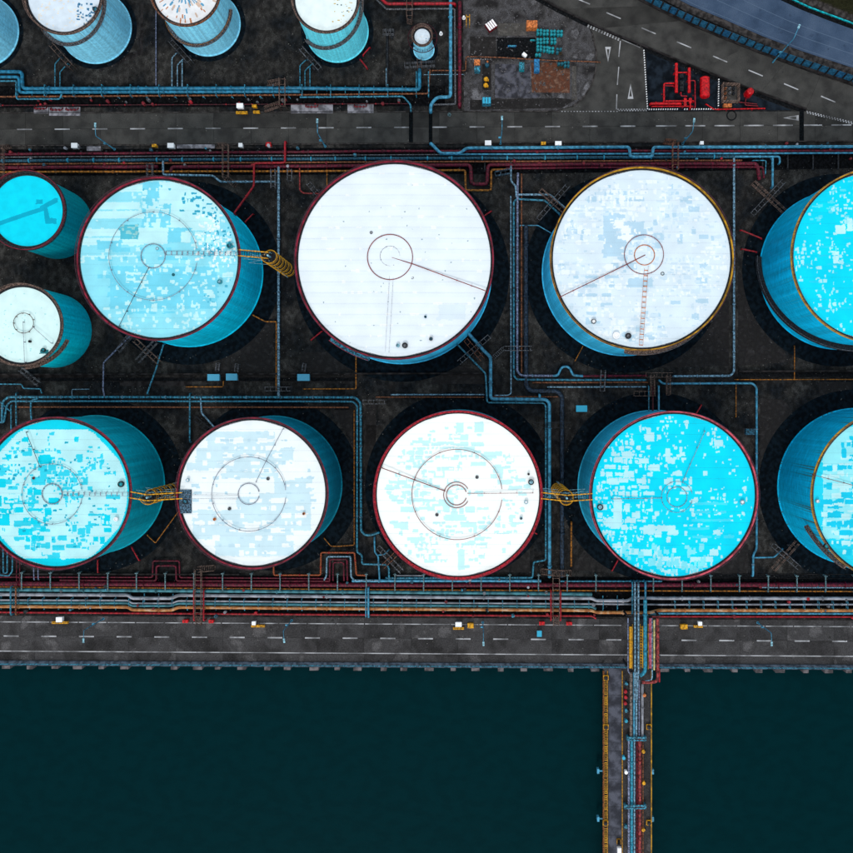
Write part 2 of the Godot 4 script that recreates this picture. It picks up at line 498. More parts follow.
func roof_textures() -> void:
	rng.seed = 4711
	var white := paint(240, 248, 255)
	var aqua := paint(146, 229, 248)
	var mid := paint(122, 218, 244)
	var pale := paint(196, 245, 252)
	var cyan := paint(0, 224, 255)
	var deep := paint(52, 170, 204)
	# A: pale aqua sheets, upper half paler, dark bare spots in the upper right
	var im := blank(aqua)
	for k in 9:
		rag(im, -0.95, -0.92 + k * 0.11, -0.2 - 0.06 * k + rng.randf() * 0.5, -0.83 + k * 0.11, pale if k % 3 != 1 else aqua)
	rag(im, -0.2, -0.95, 0.75, -0.35, pale)
	rag(im, -0.2, -0.95, 0.0, -0.68, mid); rag(im, -0.2, -0.68, 0.15, -0.38, mid); rag(im, -0.76, -0.22, -0.46, -0.11, mid)
	rag(im, 0.12, -0.38, 0.4, -0.2, mid); rag(im, -0.28, -0.38, 0.12, -0.18, pale); rag(im, -0.9, -0.02, 0.95, 0.1, aqua)
	rag(im, -0.6, 0.1, 0.72, 0.62, mid)
	rag(im, 0.28, -0.33, 0.4, -0.2, pale)
	scatter(im, 26, -0.2, -0.9, 0.2, -0.35, 0.03, 0.09, 0.03, 0.08, pale)
	scatter(im, 46, -0.7, -0.05, 0.9, 0.95, 0.03, 0.1, 0.03, 0.08, pale, 0.0)
	rag(im, -0.4, 0.17, -0.28, 0.27, pale); rag(im, -0.3, 0.27, -0.12, 0.36, pale); rag(im, 0.56, 0.38, 0.66, 0.47, pale)
	rag(im, -0.47, -0.42, -0.25, -0.24, paint(84, 190, 212)); scatter(im, 10, -0.46, -0.42, -0.26, -0.26, 0.02, 0.07, 0.02, 0.05, paint(150, 210, 214))
	scatter(im, 22, 0.25, -0.9, 0.72, -0.52, 0.02, 0.09, 0.02, 0.06, deep)
	scatter(im, 40, 0.55, -0.62, 0.95, -0.02, 0.015, 0.06, 0.015, 0.05, deep)
	scatter(im, 80, 0.45, -0.55, 0.95, 0.1, 0.02, 0.06, 0.02, 0.05, paint(235, 250, 252))
	scatter(im, 30, 0.2, 0.2, 0.9, 0.85, 0.02, 0.05, 0.02, 0.05, pale)
	scatter(im, 40, -0.8, -0.1, 0.6, 0.7, 0.06, 0.3, 0.03, 0.08, paint(120, 218, 244), 0.11, 0.85)
	tiles(im, pale, 0.05, 0.015, 0.08, 0.1, 0.12, 0.0, 0.95)
	tiles(im, paint(84, 190, 220), 0.04, 0.012, 0.05, -0.55, 0.7, -0.45, 0.93)
	T.roof_a = finish(im)
	# C: nearly plain white
	im = blank(paint(236, 245, 254))
	for k in 18:
		prect(im, -1, -1 + k * 0.11, 1, -1 + k * 0.11 + 0.055, paint(233, 243, 252))
	scatter(im, 60, -0.9, -0.9, 0.9, 0.9, 0.02, 0.07, 0.015, 0.04, paint(248, 251, 255), 0.11)
	scatter(im, 24, -0.9, -0.9, 0.9, 0.9, 0.01, 0.02, 0.01, 0.02, paint(150, 170, 180))
	rag(im, 0.45, 0.45, 0.72, 0.6, paint(224, 236, 248))
	T.roof_c = finish(im, 0.03)
	# D: very pale blue, cooler sheets in the upper left, white touch-ups
	im = blank(paint(224, 239, 251))
	var cool := paint(188, 218, 240)
	rag(im, -0.42, -0.5, -0.18, -0.02, cool); rag(im, -0.25, -0.4, 0.02, -0.2, cool)
	tiles(im, cool, 0.08, 0.03, 0.14, 0.06, -0.45, -0.25, 0.92)
	tiles(im, white, 0.06, 0.02, 0.09, 0.16, -0.3, -0.2, 0.95)
	tiles(im, paint(210, 230, 246), 0.05, 0.015, 0.1, 0.14, 0.0, 0.0, 0.95)
	rag(im, -0.3, -0.42, -0.2, -0.33, white); rag(im, -0.22, -0.36, -0.14, -0.2, white)
	scatter(im, 160, -0.9, -0.95, 0.95, 0.9, 0.015, 0.06, 0.012, 0.04, white)
	scatter(im, 110, -0.9, -0.95, 0.95, 0.9, 0.015, 0.05, 0.012, 0.03, paint(204, 226, 243))
	rag(im, -0.15, 0.22, 0.12, 0.32, cool); scatter(im, 14, -0.75, 0.1, -0.3, 0.7, 0.06, 0.16, 0.03, 0.05, cool, 0.1)
	T.roof_d = finish(im, 0.04)
	# E: cyan with a few white touch-ups
	im = blank(cyan)
	scatter(im, 110, -0.95, -0.95, 0.3, 0.95, 0.015, 0.05, 0.015, 0.04, paint(170, 238, 250))
	rag(im, -0.5, -0.35, -0.38, -0.25, pale); rag(im, -0.36, -0.42, -0.3, -0.28, pale); rag(im, -0.52, -0.05, -0.46, 0.1, pale)
	scatter(im, 20, -0.9, -0.9, -0.1, -0.4, 0.04, 0.1, 0.02, 0.04, paint(90, 230, 250))
	scatter(im, 30, -0.9, -0.2, 0.3, 0.9, 0.1, 0.4, 0.012, 0.025, paint(40, 214, 245), 0.1)
	tiles(im, paint(176, 240, 250), 0.05, 0.012, 0.05, 0.1, -0.1, 0.0, 0.97)
	T.roof_e = finish(im)
	# F: bright ring, pale many-sided field broken up by cyan patches
	im = blank(paint(0, 214, 240))
	var field := paint(186, 242, 249)
	for row in 100:
		var y := -0.98 + row * 0.0196
		var w := 0.0
		if y > -0.86 and y < 0.86:
			w = minf(sqrt(maxf(0.0, 0.9 - y * y)), 1.25 - absf(y) * 0.92)
			prect(im, -w, y, w, y + 0.025, field)
	var tur := paint(52, 214, 240)
	tiles(im, tur, 0.1, 0.05, 0.24, 0.42, -0.15, 0.1, 0.86)
	tiles(im, paint(0, 214, 240), 0.12, 0.06, 0.22, 0.14, -0.35, 0.1, 0.88)
	tiles(im, field, 0.065, 0.03, 0.16, 0.34, 0.1, 0.05, 0.86)
	tiles(im, tur, 0.045, 0.015, 0.07, 0.18, 0.0, 0.0, 0.86)
	scatter(im, 50, -0.85, -0.7, 0.85, 0.8, 0.02, 0.06, 0.02, 0.04, paint(20, 170, 200), 0.0, 0.84)
	T.roof_f = finish(im)
	# G: white with large pale blue sheets
	im = blank(paint(243, 250, 255))
	var sky := paint(208, 234, 246)
	rag(im, -0.6, -0.82, 0.3, -0.6, sky); rag(im, -0.75, -0.6, 0.55, -0.38, sky); rag(im, -0.88, -0.4, -0.28, -0.3, sky)
	rag(im, -0.4, -0.38, 0.35, -0.2, sky); rag(im, -0.8, 0.22, -0.1, 0.62, sky); rag(im, 0.1, 0.0, 0.78, 0.5, sky); rag(im, -0.5, 0.5, 0.55, 0.84, sky)
	rag(im, 0.3, -0.2, 0.8, 0.05, sky); rag(im, -0.2, 0.05, 0.2, 0.4, sky)
	scatter(im, 120, -0.85, -0.85, 0.9, 0.9, 0.04, 0.2, 0.03, 0.1, paint(245, 251, 255), 0.1, 0.9)
	scatter(im, 60, -0.85, -0.85, 0.9, 0.9, 0.03, 0.12, 0.02, 0.06, paint(196, 226, 241), 0.1, 0.86)
	T.roof_g = finish(im, 0.035)
	# M: clean white, aqua rows
	im = blank(paint(250, 255, 255))
	var aq := paint(200, 243, 248)
	tiles(im, aq, 0.085, 0.04, 0.24, 0.42, -0.35, 0.12, 0.88)
	tiles(im, aq, 0.05, 0.03, 0.12, 0.3, -0.25, 0.1, 0.88)
	tiles(im, paint(250, 255, 255), 0.06, 0.02, 0.12, 0.3, 0.0, 0.0, 0.9)
	rag(im, -0.02, -0.86, 0.07, -0.74, aq); rag(im, 0.2, -0.87, 0.31, -0.75, aq); rag(im, 0.0, 0.66, 0.08, 0.9, aq)
	T.roof_m = finish(im, 0.02)
	# H: cyan, pale patches crowding the west half
	im = blank(cyan)
	var ph := paint(184, 238, 248)
	tiles(im, ph, 0.075, 0.02, 0.14, 0.22, -0.5, 0.12)
	tiles(im, ph, 0.045, 0.012, 0.06, 0.12, -0.2, 0.05)
	rag(im, -0.72, 0.05, -0.62, 0.34, ph); rag(im, -0.82, 0.28, -0.62, 0.38, ph); rag(im, -0.36, 0.36, -0.22, 0.45, ph); rag(im, -0.2, 0.36, 0.02, 0.43, ph)
	rag(im, -0.62, -0.52, -0.5, -0.44, ph); rag(im, -0.42, -0.44, -0.3, -0.38, ph); rag(im, -0.1, -0.56, -0.04, -0.4, ph)
	scatter(im, 120, -0.95, -0.95, 0.95, 0.95, 0.012, 0.05, 0.012, 0.045, ph, 0.0, 0.97)
	scatter(im, 90, -0.95, -0.95, 0.95, 0.95, 0.012, 0.05, 0.02, 0.06, ph, 0.0, 0.98, 0.8)
	scatter(im, 30, 0.2, 0.1, 0.7, 0.55, 0.05, 0.15, 0.03, 0.04, paint(70, 224, 250), 0.1)
	scatter(im, 36, -0.6, 0.6, 0.4, 0.95, 0.03, 0.08, 0.05, 0.12, paint(130, 232, 248), 0.0)
	T.roof_h = finish(im)
	# I: pale field with cyan patches
	im = blank(paint(30, 216, 246))
	rag(im, -0.86, -0.8, 0.9, 0.5, paint(150, 236, 248))
	scatter(im, 90, -0.9, -0.9, 0.2, 0.9, 0.06, 0.22, 0.04, 0.12, paint(20, 205, 240), 0.11, 0.93)
	scatter(im, 80, -0.9, -0.9, 0.2, 0.9, 0.04, 0.14, 0.03, 0.08, paint(190, 242, 249), 0.11, 0.93)
	tiles(im, paint(190, 242, 249), 0.06, 0.02, 0.14, 0.35, 0.0, 0.0, 0.93)
	tiles(im, paint(20, 205, 240), 0.09, 0.03, 0.16, 0.3, 0.0, 0.0, 0.93)
	T.roof_i = finish(im)
	# small cyan roof with an old run-off stain, small white roof, rusting cone roofs
	im = blank(paint(0, 222, 250))
	var st := paint(0, 172, 204)
	for k in 40:
		var t := k / 40.0
		prect(im, -0.8 + t * 1.28, 0.34 - t * 0.42 - 0.05, -0.74 + t * 1.28, 0.34 - t * 0.42 + 0.06, st)
	for k in 16:
		var t := k / 16.0
		prect(im, 0.35 + t * 0.4, -0.12 - t * 0.24, 0.42 + t * 0.42, -0.02 - t * 0.22, st)
		prect(im, 0.44 + t * 0.05, -0.1 + t * 0.4, 0.54 + t * 0.09, -0.05 + t * 0.42, st)
	rag(im, 0.25, -0.3, 0.42, -0.18, st); rag(im, 0.5, 0.2, 0.78, 0.34, st)
	T.roof_t1 = finish(im)
	im = blank(paint(222, 250, 251))
	scatter(im, 30, -0.8, -0.8, 0.9, 0.9, 0.02, 0.06, 0.02, 0.05, paint(180, 235, 238))
	rag(im, 0.45, 0.62, 0.66, 0.72, paint(40, 120, 130))
	T.roof_t2 = finish(im, 0.04)
	im = blank(paint(222, 234, 248))
	scatter(im, 50, -0.7, 0.0, 0.6, 0.9, 0.03, 0.1, 0.02, 0.06, paint(236, 228, 216))
	scatter(im, 26, 0.35, 0.2, 0.85, 0.85, 0.03, 0.1, 0.03, 0.08, paint(60, 120, 160))
	T.roof_j1 = finish(im, 0.06)
	im = blank(paint(240, 240, 244))
	for k in 150:
		var a := rng.randf() * TAU
		var r := rng.randf_range(0.2, 0.94)
		var c := paint(196, 130, 92) if r > 0.7 and rng.randf() < 0.7 else (paint(96, 160, 198) if rng.randf() < 0.5 else paint(214, 186, 170))
		var L := rng.randf_range(0.04, 0.16)
		var wd := rng.randf_range(0.02, 0.05)
		for q in 8:
			var rr := r + L * (q / 8.0 - 0.5)
			prect(im, cos(a) * rr - wd / 2, sin(a) * rr - wd / 2, cos(a) * rr + wd / 2, sin(a) * rr + wd / 2, c)
	T.roof_j2 = finish(im, 0.06)
	im = blank(paint(238, 250, 252))
	scatter(im, 12, 0.2, 0.0, 0.8, 0.7, 0.03, 0.09, 0.02, 0.05, paint(210, 180, 120))
	scatter(im, 8, 0.1, -0.2, 0.8, 0.4, 0.02, 0.05, 0.02, 0.05, paint(50, 80, 90))
	T.roof_j3 = finish(im, 0.04)

# shell paint: run-off streaks down the plates (v runs up the wall), rust under the rim where wanted
func shell_texture(col: Color, seed_: int, rust := 0.0, pale := 0.0) -> ImageTexture:
	var w := 1024
	var h := 128
	var n1 := noise(seed_, 0.05, 4)
	var n2 := noise(seed_ + 1, 0.4, 2)
	var im := Image.create(w, h, false, Image.FORMAT_RGB8)
	var len_ := PackedFloat32Array()
	rng.seed = seed_
	for x in w:
		len_.append(rng.randf() if rng.randf() < 0.10 else 0.0)
	for x in w:
		var streak := n2.get_noise_1d(x) * 0.09 + n1.get_noise_1d(x) * 0.18
		for y in h:
			var v := float(y) / h
			var k := 0.94 + streak * (0.35 + 0.65 * v) + 0.12 * n1.get_noise_2d(x, y * 3.0)
			var c := Color(col.r * k, col.g * k, col.b * k)
			if pale > 0.0 and len_[x] > 0.0:
				c = c.lerp(Color(0.8, 0.88, 0.92), pale * len_[x] * smoothstep(1.0 - len_[x], 1.0, v))
			if rust > 0.0:
				var rr := len_[x] if len_[x] > 0.4 else (len_[(x + 1) % w] * 0.6 if len_[(x + 1) % w] > 0.4 else 0.0)
				c = c.lerp(Color(0.36, 0.2, 0.1), rust * rr * smoothstep(1.0 - rr, 1.0, v))
			im.set_pixel(x, y, c)
	im.generate_mipmaps()
	return ImageTexture.create_from_image(im)

func shell_mat(col: Color, seed_: int, rust := 0.0, pale := 0.0) -> StandardMaterial3D:
	var m := StandardMaterial3D.new()
	m.albedo_texture = shell_texture(col, seed_, rust, pale)
	m.roughness = 0.45
	m.metallic_specular = 0.22
	return m

# ------------------------------------------------------------------ tanks
# cx, cy, r: the roof's rim on the plan; h: wall height
func tank(called: String, label: String, cx: float, cy: float, r: float, h: float, o: Dictionary) -> Node3D:
	var c := at(cx, cy, h)
	c.y = 0
	var over: float = o.get("over", 0.24)
	var R := r * S * (CAM - h) / CAM - over
	var t := thing(called, label, "storage tank", c, o.get("group", ""))
	var st := new_st()
	if o.get("apron", 0.0) > 0.0:
		var ap: float = R + o.apron
		lathe(st, c, [[R - 0.2, 0.02], [R - 0.2, 0.10], [ap - 0.3, 0.05], [ap, 0.02]], 72)
		build(st, "foundation", M.apron, t)
		st = new_st()
		lathe(st, c, [[R + 0.02, 0.1], [R + 0.28, 0.1], [R + 0.28, 0.32], [R + 0.02, 0.32]], 72)
		build(st, "base_ring", o.shell, t)
	st = new_st()
	var prof := []
	var courses := 8
	for k in courses:
		var rr := R + (0.0 if k % 2 else 0.012)
		prof.append([rr, h * k / courses]); prof.append([rr, h * (k + 1) / courses])
	lathe(st, c, prof, 96)
	build(st, "shell", o.shell, t)
	# roof plates: strips of the cone with open laps between them
	var rise: float = o.get("rise", R * 0.045)
	var pm := StandardMaterial3D.new()
	pm.albedo_texture = o.tex
	pm.roughness = 0.55
	pm.metallic_specular = 0.2
	var top := c + Vector3.UP * h
	var Rr := R - 0.12
	if o.get("plates", true):
		st = new_st()
		lathe(st, top, [[Rr - 0.05, -0.06], [0.0, rise - 0.06]], 48)
		build(st, "roof_deck", o.get("deckmat", M.fadepale), t)
		var wd := 2.35
		var n := int(ceil(2.0 * Rr / wd))
		wd = 2.0 * Rr / n
		for k in n:
			st = new_st()
			var z0 := -Rr + k * wd + 0.008
			var z1 := z0 + wd - 0.016
			var cols := 20
			for i in cols:
				var q := []
				for e in [[z0, i], [z0, i + 1], [z1, i + 1], [z1, i]]:
					var z: float = e[0]
					var xm := sqrt(maxf(0.0, Rr * Rr - z * z))
					var x: float = xm * (2.0 * e[1] / cols - 1.0)
					var y := rise * (1.0 - Vector2(x, z).length() / Rr) + (0.012 if z == z0 else 0.0)
					q.append([top + Vector3(x, y, z), Vector2(x / R * 0.5 + 0.5, z / R * 0.5 + 0.5)])
				var nn := Vector3.UP
				tri(st, q[0][0], q[1][0], q[2][0], nn, nn, nn, q[0][1], q[1][1], q[2][1])
				tri(st, q[0][0], q[2][0], q[3][0], nn, nn, nn, q[0][1], q[2][1], q[3][1])
			build(st, "roof_plate", pm, t)
	else:
		st = new_st()
		for k in 4:
			for s in 48:
				var q := []
				for e in [[k, s], [k + 1, s], [k + 1, s + 1], [k, s + 1]]:
					var rr: float = Rr * e[0] / 4.0
					var a: float = TAU * e[1] / 48.0
					q.append([top + Vector3(cos(a) * rr, rise * (1.0 - rr / Rr), sin(a) * rr), Vector2(cos(a) * rr / R * 0.5 + 0.5, sin(a) * rr / R * 0.5 + 0.5)])
				var nn := Vector3.UP
				if k > 0:
					tri(st, q[0][0], q[1][0], q[3][0], nn, nn, nn, q[0][1], q[1][1], q[3][1])
				tri(st, q[1][0], q[2][0], q[3][0], nn, nn, nn, q[1][1], q[2][1], q[3][1])
		build(st, "roof", pm, t)
	# rim and rails
	st = new_st()
	var rw: float = o.get("rimw", 0.32)
	lathe(st, top, [[R + over - rw, -0.05], [R + over - rw, 0.34], [R + over, 0.34], [R + over, 0.1], [R + 0.04, -0.25]], 96)
	build(st, "rim", o.rim, t)
	st = new_st()
	var rp := ring_pts(top + Vector3.UP * 1.35, R + over - 0.06, 96)
	tube(st, rp, 0.055, 5, true)
	tube(st, ring_pts(top + Vector3.UP * 0.85, R + over - 0.06, 96), 0.04, 4, true)
	for i in range(0, 96, 2):
		bar(st, rp[i] - Vector3.UP * 1.02, rp[i], 0.07, 0.07)
	build(st, "handrail", o.get("rail", o.rim), t)
	# inner gutter between rim and plates
	st = new_st()
	lathe(st, top, [[Rr - 0.35, 0.08], [Rr - 0.28, 0.12], [R + over - rw - 0.01, 0.12]], 96)
	build(st, "gutter", o.get("gutter", M.darksteel), t)
	if o.get("girder", 0.0) > 0.0:
		st = new_st()
		lathe(st, c + Vector3.UP * (h * 0.93), [[R + 0.04, 0], [R + o.girder, 0], [R + o.girder, 0.15], [R + 0.04, 0.15]], 96)
		build(st, "wind_girder", M.galv, t)
	t.set_meta("shell_radius", R)
	return t

func roof_ring(t: Node3D, h: float, cx: float, cy: float, r: float, m: Material, tr := 0.07, gap := 0.0, dots := 0, lift := 0.8) -> void:
	var st := new_st()
	var c := at(cx, cy, h + lift)
	var R := r * S * (CAM - h) / CAM
	if gap > 0.0:
		tube(st, ring_pts(c, R, 48, gap, TAU - gap), tr, 5)
	else:
		tube(st, ring_pts(c, R, 48), tr, 5, true)
	for i in dots:
		var a := TAU * (i + 0.5) / dots
		var p := c + Vector3(cos(a) * R, 0, sin(a) * R)
		bar(st, p + Vector3.UP * 0.12, p - Vector3.UP * lift, 0.16, 0.16)
	build(st, "ring_pipe", m, t)

func roof_line(t: Node3D, h: float, pts: Array, m: Material, tr := 0.07, lift := 0.85, called := "radial_pipe") -> void:
	var st := new_st()
	var v := []
	for i in range(0, pts.size(), 2):
		v.append(at(pts[i], pts[i + 1], h + lift))
	tube(st, fillet(v, 0.3), tr, 6)
	for i in range(v.size() - 1):
		var a: Vector3 = v[i]
		var b: Vector3 = v[i + 1]
		var n := maxi(1, int(a.distance_to(b) / 3.0))
		for k in n + 1:
			var p := a.lerp(b, float(k) / n)
			bar(st, p, p - Vector3.UP * (lift + 0.05), 0.16, 0.16)
	build(st, called, m, t)

func roof_walk(t: Node3D, h: float, x0: float, y0: float, x1: float, y1: float, m: Material, treads := true) -> void:
	var a := at(x0, y0, h + 0.75)
	var b := at(x1, y1, h + 0.75)
	var d := (b - a).normalized()
	var side := Vector3(-d.z, 0, d.x) * 0.4
	var st := new_st()
	for sg in [-1.0, 1.0]:
		bar(st, a + side * sg, b + side * sg, 0.05, 0.05)
	var n := int(a.distance_to(b) / 1.1)
	for k in n + 1:
		var p := a.lerp(b, float(k) / n)
		if treads:
			bar(st, p - side, p + side, 0.18, 0.05)
		if k % 2 == 0:
			bar(st, p - side, p - side - Vector3.UP * 0.8, 0.06, 0.06)
	build(st, "roof_walkway", m, t)

func manhole(t: Node3D, h: float, x: float, y: float, r: float, ring: Material, lid: Material) -> void:
	r *= 0.8
	var c := at(x, y, h + 0.2)
	var st := new_st()
	lathe(st, c, [[r, 0.0], [r, 0.5], [r * 0.72, 0.5], [r * 0.72, 0.35]], 20)
	var mh := build(st, "manhole", ring, t)
	st = new_st()
	lathe(st, c, [[r * 0.72, 0.36], [0.0, 0.42]], 20)
	for k in 4:
		var a := k * PI / 2 + 0.4
		box(st, c + Vector3(cos(a) * r * 0.55, 0.45, sin(a) * r * 0.55), Vector3(0.12, 0.12, 0.12))
	build(st, "lid", lid, mh)

func wall_stair(t: Node3D, h: float, a0: float, a1: float, y0: float, y1: float, m: Material, rail: Material, wdt := 0.9) -> void:
	var R: float = t.get_meta("shell_radius")
	var c := t.position
	var st := new_st()
	var outer := PackedVector3Array()
	var railp := PackedVector3Array()
	var n := int(absf(a1 - a0) * R / 0.27)
	for k in n + 1:
		var f := float(k) / n
		var a := lerpf(a0, a1, f)
		var y := lerpf(y0, y1, f)
		var d := Vector3(cos(a), 0, sin(a))
		var tang := Vector3(-sin(a), 0, cos(a))
		box(st, c + d * (R + 0.06 + wdt * 0.5) + Vector3.UP * y, Vector3(0.3, 0.05, wdt), Basis(tang, Vector3.UP, tang.cross(Vector3.UP)))
		outer.append(c + d * (R + 0.08 + wdt) + Vector3.UP * y)
		railp.append(c + d * (R + 0.08 + wdt) + Vector3.UP * (y + 1.1))
	tube(st, outer, 0.1, 5)
	var sr := build(st, "staircase", m, t)
	st = new_st()
	tube(st, railp, 0.06, 5)
	for k in range(0, n, 4):
		bar(st, outer[k], railp[k], 0.06, 0.06)
	build(st, "handrail", rail, sr)

# free-standing spiral stair with a bridge to a roof
func stair_tower(label: String, bx: float, by: float, h: float, bridges: Array) -> void:
	var c := pl(bx, by)
	var t := thing("stair_tower", label, "stair tower", c, "spiral stair towers between the tanks")
	var st := new_st()
	tube(st, PackedVector3Array([c, c + Vector3.UP * (h + 1.2)]), 0.22, 10)
	build(st, "column", M.palesteel, t)
	var turns := 6.5
	var n := 130
	st = new_st()
	var outer := PackedVector3Array()
	var rail := PackedVector3Array()
	for k in n + 1:
		var f := float(k) / n
		var a := f * turns * TAU
		var d := Vector3(cos(a), 0, sin(a))
		var tg := Vector3(-sin(a), 0, cos(a))
		box(st, c + d * 0.85 + Vector3.UP * (f * h), Vector3(0.36, 0.05, 1.3), Basis(tg, Vector3.UP, tg.cross(Vector3.UP)))
		outer.append(c + d * 1.52 + Vector3.UP * (f * h))
		rail.append(c + d * 1.52 + Vector3.UP * (f * h + 1.1))
	build(st, "treads", M.darksteel, t)
	st = new_st()
	tube(st, outer, 0.07, 5)
	build(st, "stringer", M.darkyellow, t)
	st = new_st()
	tube(st, rail, 0.1, 5)
	for k in range(0, n, 3):
		bar(st, outer[k], rail[k], 0.05, 0.05)
	build(st, "handrail", M.yellow, t)
	for br in bridges:
		var a := c + Vector3.UP * (h + 0.1)
		var b := at(br[0], br[1], h + 0.1)
		var d := (b - a).normalized()
		var side := Vector3(-d.z, 0, d.x) * 0.55
		st = new_st()
		for k in int(a.distance_to(b) / 0.5):
			var p := a + d * (k * 0.5 + 0.2)
			bar(st, p - side, p + side, 0.1, 0.05)
		for sg in [-1.0, 1.0]:
			bar(st, a + side * sg, b + side * sg, 0.1, 0.2)
		var bn := build(st, "bridge", M.darksteel, t)
		st = new_st()
		for sg in [-1.0, 1.0]:
			bar(st, a + side * sg * 1.15 + Vector3.UP * 1.1, b + side * sg * 1.15 + Vector3.UP * 1.1, 0.2, 0.12)
			for k in int(a.distance_to(b) / 1.5) + 1:
				var p: Vector3 = a + d * (k * 1.5) + side * sg * 1.1
				bar(st, p, p + Vector3.UP * 1.1, 0.07, 0.07)
		build(st, "handrail", M.yellow, bn)
		st = new_st()
		# lattice that ties the tower to the wall below the bridge
		for lv in [0.97, 0.7]:
			var hy: float = h * lv - 0.4
			var pa := Vector3(a.x, hy, a.z)
			var pb := Vector3(b.x, hy, b.z) - d * 0.5
			for sg in [-1.0, 1.0]:
				bar(st, pa + side * sg * 1.6, pb + side * sg * 1.6, 0.07, 0.07)
			bar(st, pa + side * 1.6, pb - side * 1.6, 0.05, 0.05)
			bar(st, pa - side * 1.6, pb + side * 1.6, 0.05, 0.05)
		for sg in [-1.0, 1.0]:
			bar(st, Vector3(a.x, 0, a.z) + side * sg * 3.0, a + side * sg * 1.6 - Vector3.UP * 0.4, 0.14, 0.14)
		build(st, "lattice", M.palesteel, t)

# ------------------------------------------------------------------ pipes
func pipe_pts(pts: Array, h: float) -> Array:
	var v := []
	for i in range(0, pts.size(), 2):
		v.append(at(pts[i], pts[i + 1], h))
	return v

func inside(p: Vector3) -> bool:
	var q := Vector2(p.x / S + NX, p.z / S + NY)
	return q.x > 2 and q.x < 851 and q.y > 2 and q.y < 851

var flange_mesh := {}
func flange(r: float) -> Mesh:
	var k := "%.2f" % r
	if not flange_mesh.has(k):
		var st := new_st()
		lathe(st, Vector3.ZERO, [[0.0, -0.11], [r * 1.45, -0.11], [r * 1.45, -0.03], [r * 1.1, -0.03], [r * 1.1, 0.03], [r * 1.45, 0.03], [r * 1.45, 0.11], [0.0, 0.11]], 12)
		flange_mesh[k] = st.commit()
	return flange_mesh[k]

func along(a: Vector3, b: Vector3) -> Basis:
	var y := (b - a).normalized()
	var x := Vector3.UP.cross(y).normalized()
	return Basis(x, y, x.cross(y))

func lay(t: Node3D, called: String, h: float, r: float, m: Material, pts: Array, o: Dictionary) -> void:
	var v := pipe_pts(pts, h)
	var w := v.duplicate()
	if o.get("drop", true):
		if inside(v[0]):
			w.push_front(Vector3(v[0].x, 0.0, v[0].z))
		if inside(v[-1]):
			w.append(Vector3(v[-1].x, 0.0, v[-1].z))
	var st := new_st()
	tube(st, fillet(w, o.get("bend", r * 1.8 + 0.1)), r, 8)
	var pn := build(st, called, m, t)
	var step: float = o.get("flange", 13.0)
	var sup: float = o.get("support", 5.5)
	for i in range(v.size() - 1):
		var a: Vector3 = v[i]
		var b: Vector3 = v[i + 1]
		var L := a.distance_to(b)
		if step > 0.0 and L > 3.0:
			var q := step * 0.37
			while q < L - 1.0:
				put(flange(r), "flange", o.get("fmat", m), pn, a.lerp(b, q / L), along(a, b))
				q += step * rng.randf_range(0.8, 1.3)
		if sup > 0.0 and L > 2.0:
			var n := int(L / sup)
			var d := (b - a).normalized()
			var sd := Vector3(-d.z, 0, d.x)
			if n > 0:
				st = new_st()
				for k in n:
					var p := a.lerp(b, (k + 0.5) / n)
					bar(st, Vector3(p.x, 0, p.z) - sd * (r + 0.2), Vector3(p.x, 0, p.z) + sd * (r + 0.2), 0.3, 0.3)
					bar(st, Vector3(p.x, 0.1, p.z), p - Vector3.UP * r * 0.8, 0.16, 0.16)
				build(st, "support", o.get("smat", M.darksteel), t).set_meta("kind", "stuff")

func pipeline(label: String, h: float, r: float, m: Material, pts: Array, o := {}) -> Node3D:
	var v := pipe_pts(pts, h)
	var b: Vector3 = v[0]
	var t := thing(o.get("name", "pipeline"), label, "pipe", Vector3(b.x, 0, b.z), o.get("group", ""))
	lay(t, "pipe", h, r, m, pts, o)
	return t

# ladder-like gangway on posts: two rails and rungs, from (x0, y0) to (x1, y1)
func ladder(t: Node3D, called: String, a: Vector3, b: Vector3, w: float, m: Material, step := 1.25, rail := 0.9) -> void:
	var d := (b - a)
	d.y = 0
	d = d.normalized()
	var side := Vector3(-d.z, 0, d.x) * w * 0.5
	var st := new_st()
	for sg in [-1.0, 1.0]:
		bar(st, a + side * sg, b + side * sg, 0.09, 0.14)
	var L := a.distance_to(b)
	for k in int(L / step) + 1:
		var p := a.lerp(b, minf(1.0, k * step / L))
		bar(st, p - side, p + side, 0.1, 0.05)
	for k in int(L / 2.2) + 2:
		var p := a.lerp(b, minf(1.0, k * 2.2 / L))
		for sg in [-1.0, 1.0]:
			var q: Vector3 = p + side * sg
			bar(st, Vector3(q.x, 0.0, q.z), q + Vector3.UP * rail, 0.08, 0.08)
	var n := build(st, called, m, t)
	if rail > 0.0:
		st = new_st()
		for sg in [-1.0, 1.0]:
			bar(st, a + side * sg + Vector3.UP * rail, b + side * sg + Vector3.UP * rail, 0.08, 0.07)
			bar(st, a + side * sg + Vector3.UP * rail * 0.5, b + side * sg + Vector3.UP * rail * 0.5, 0.05, 0.05)
		build(st, "handrail", m, n)

func crossover(label: String, x0: float, y0: float, x1: float, y1: float, h: float, m: Material, ends: Array, w := 1.5) -> void:
	var a := at(x0, y0, h)
	var b := at(x1, y1, h)
	var t := thing("crossover_walkway", label, "walkway", Vector3(a.x, 0, a.z), "steel crossover walkways over the pipes")
	ladder(t, "deck", a, b, w, m)
	for e in ends:
		var p := at(e[0], e[1], h)
		var q := at(e[2], e[3], 0.1)
		ladder(t, "stair", Vector3(q.x, 0.1, q.z), p, w * 0.85, m, 0.5, 0.9)

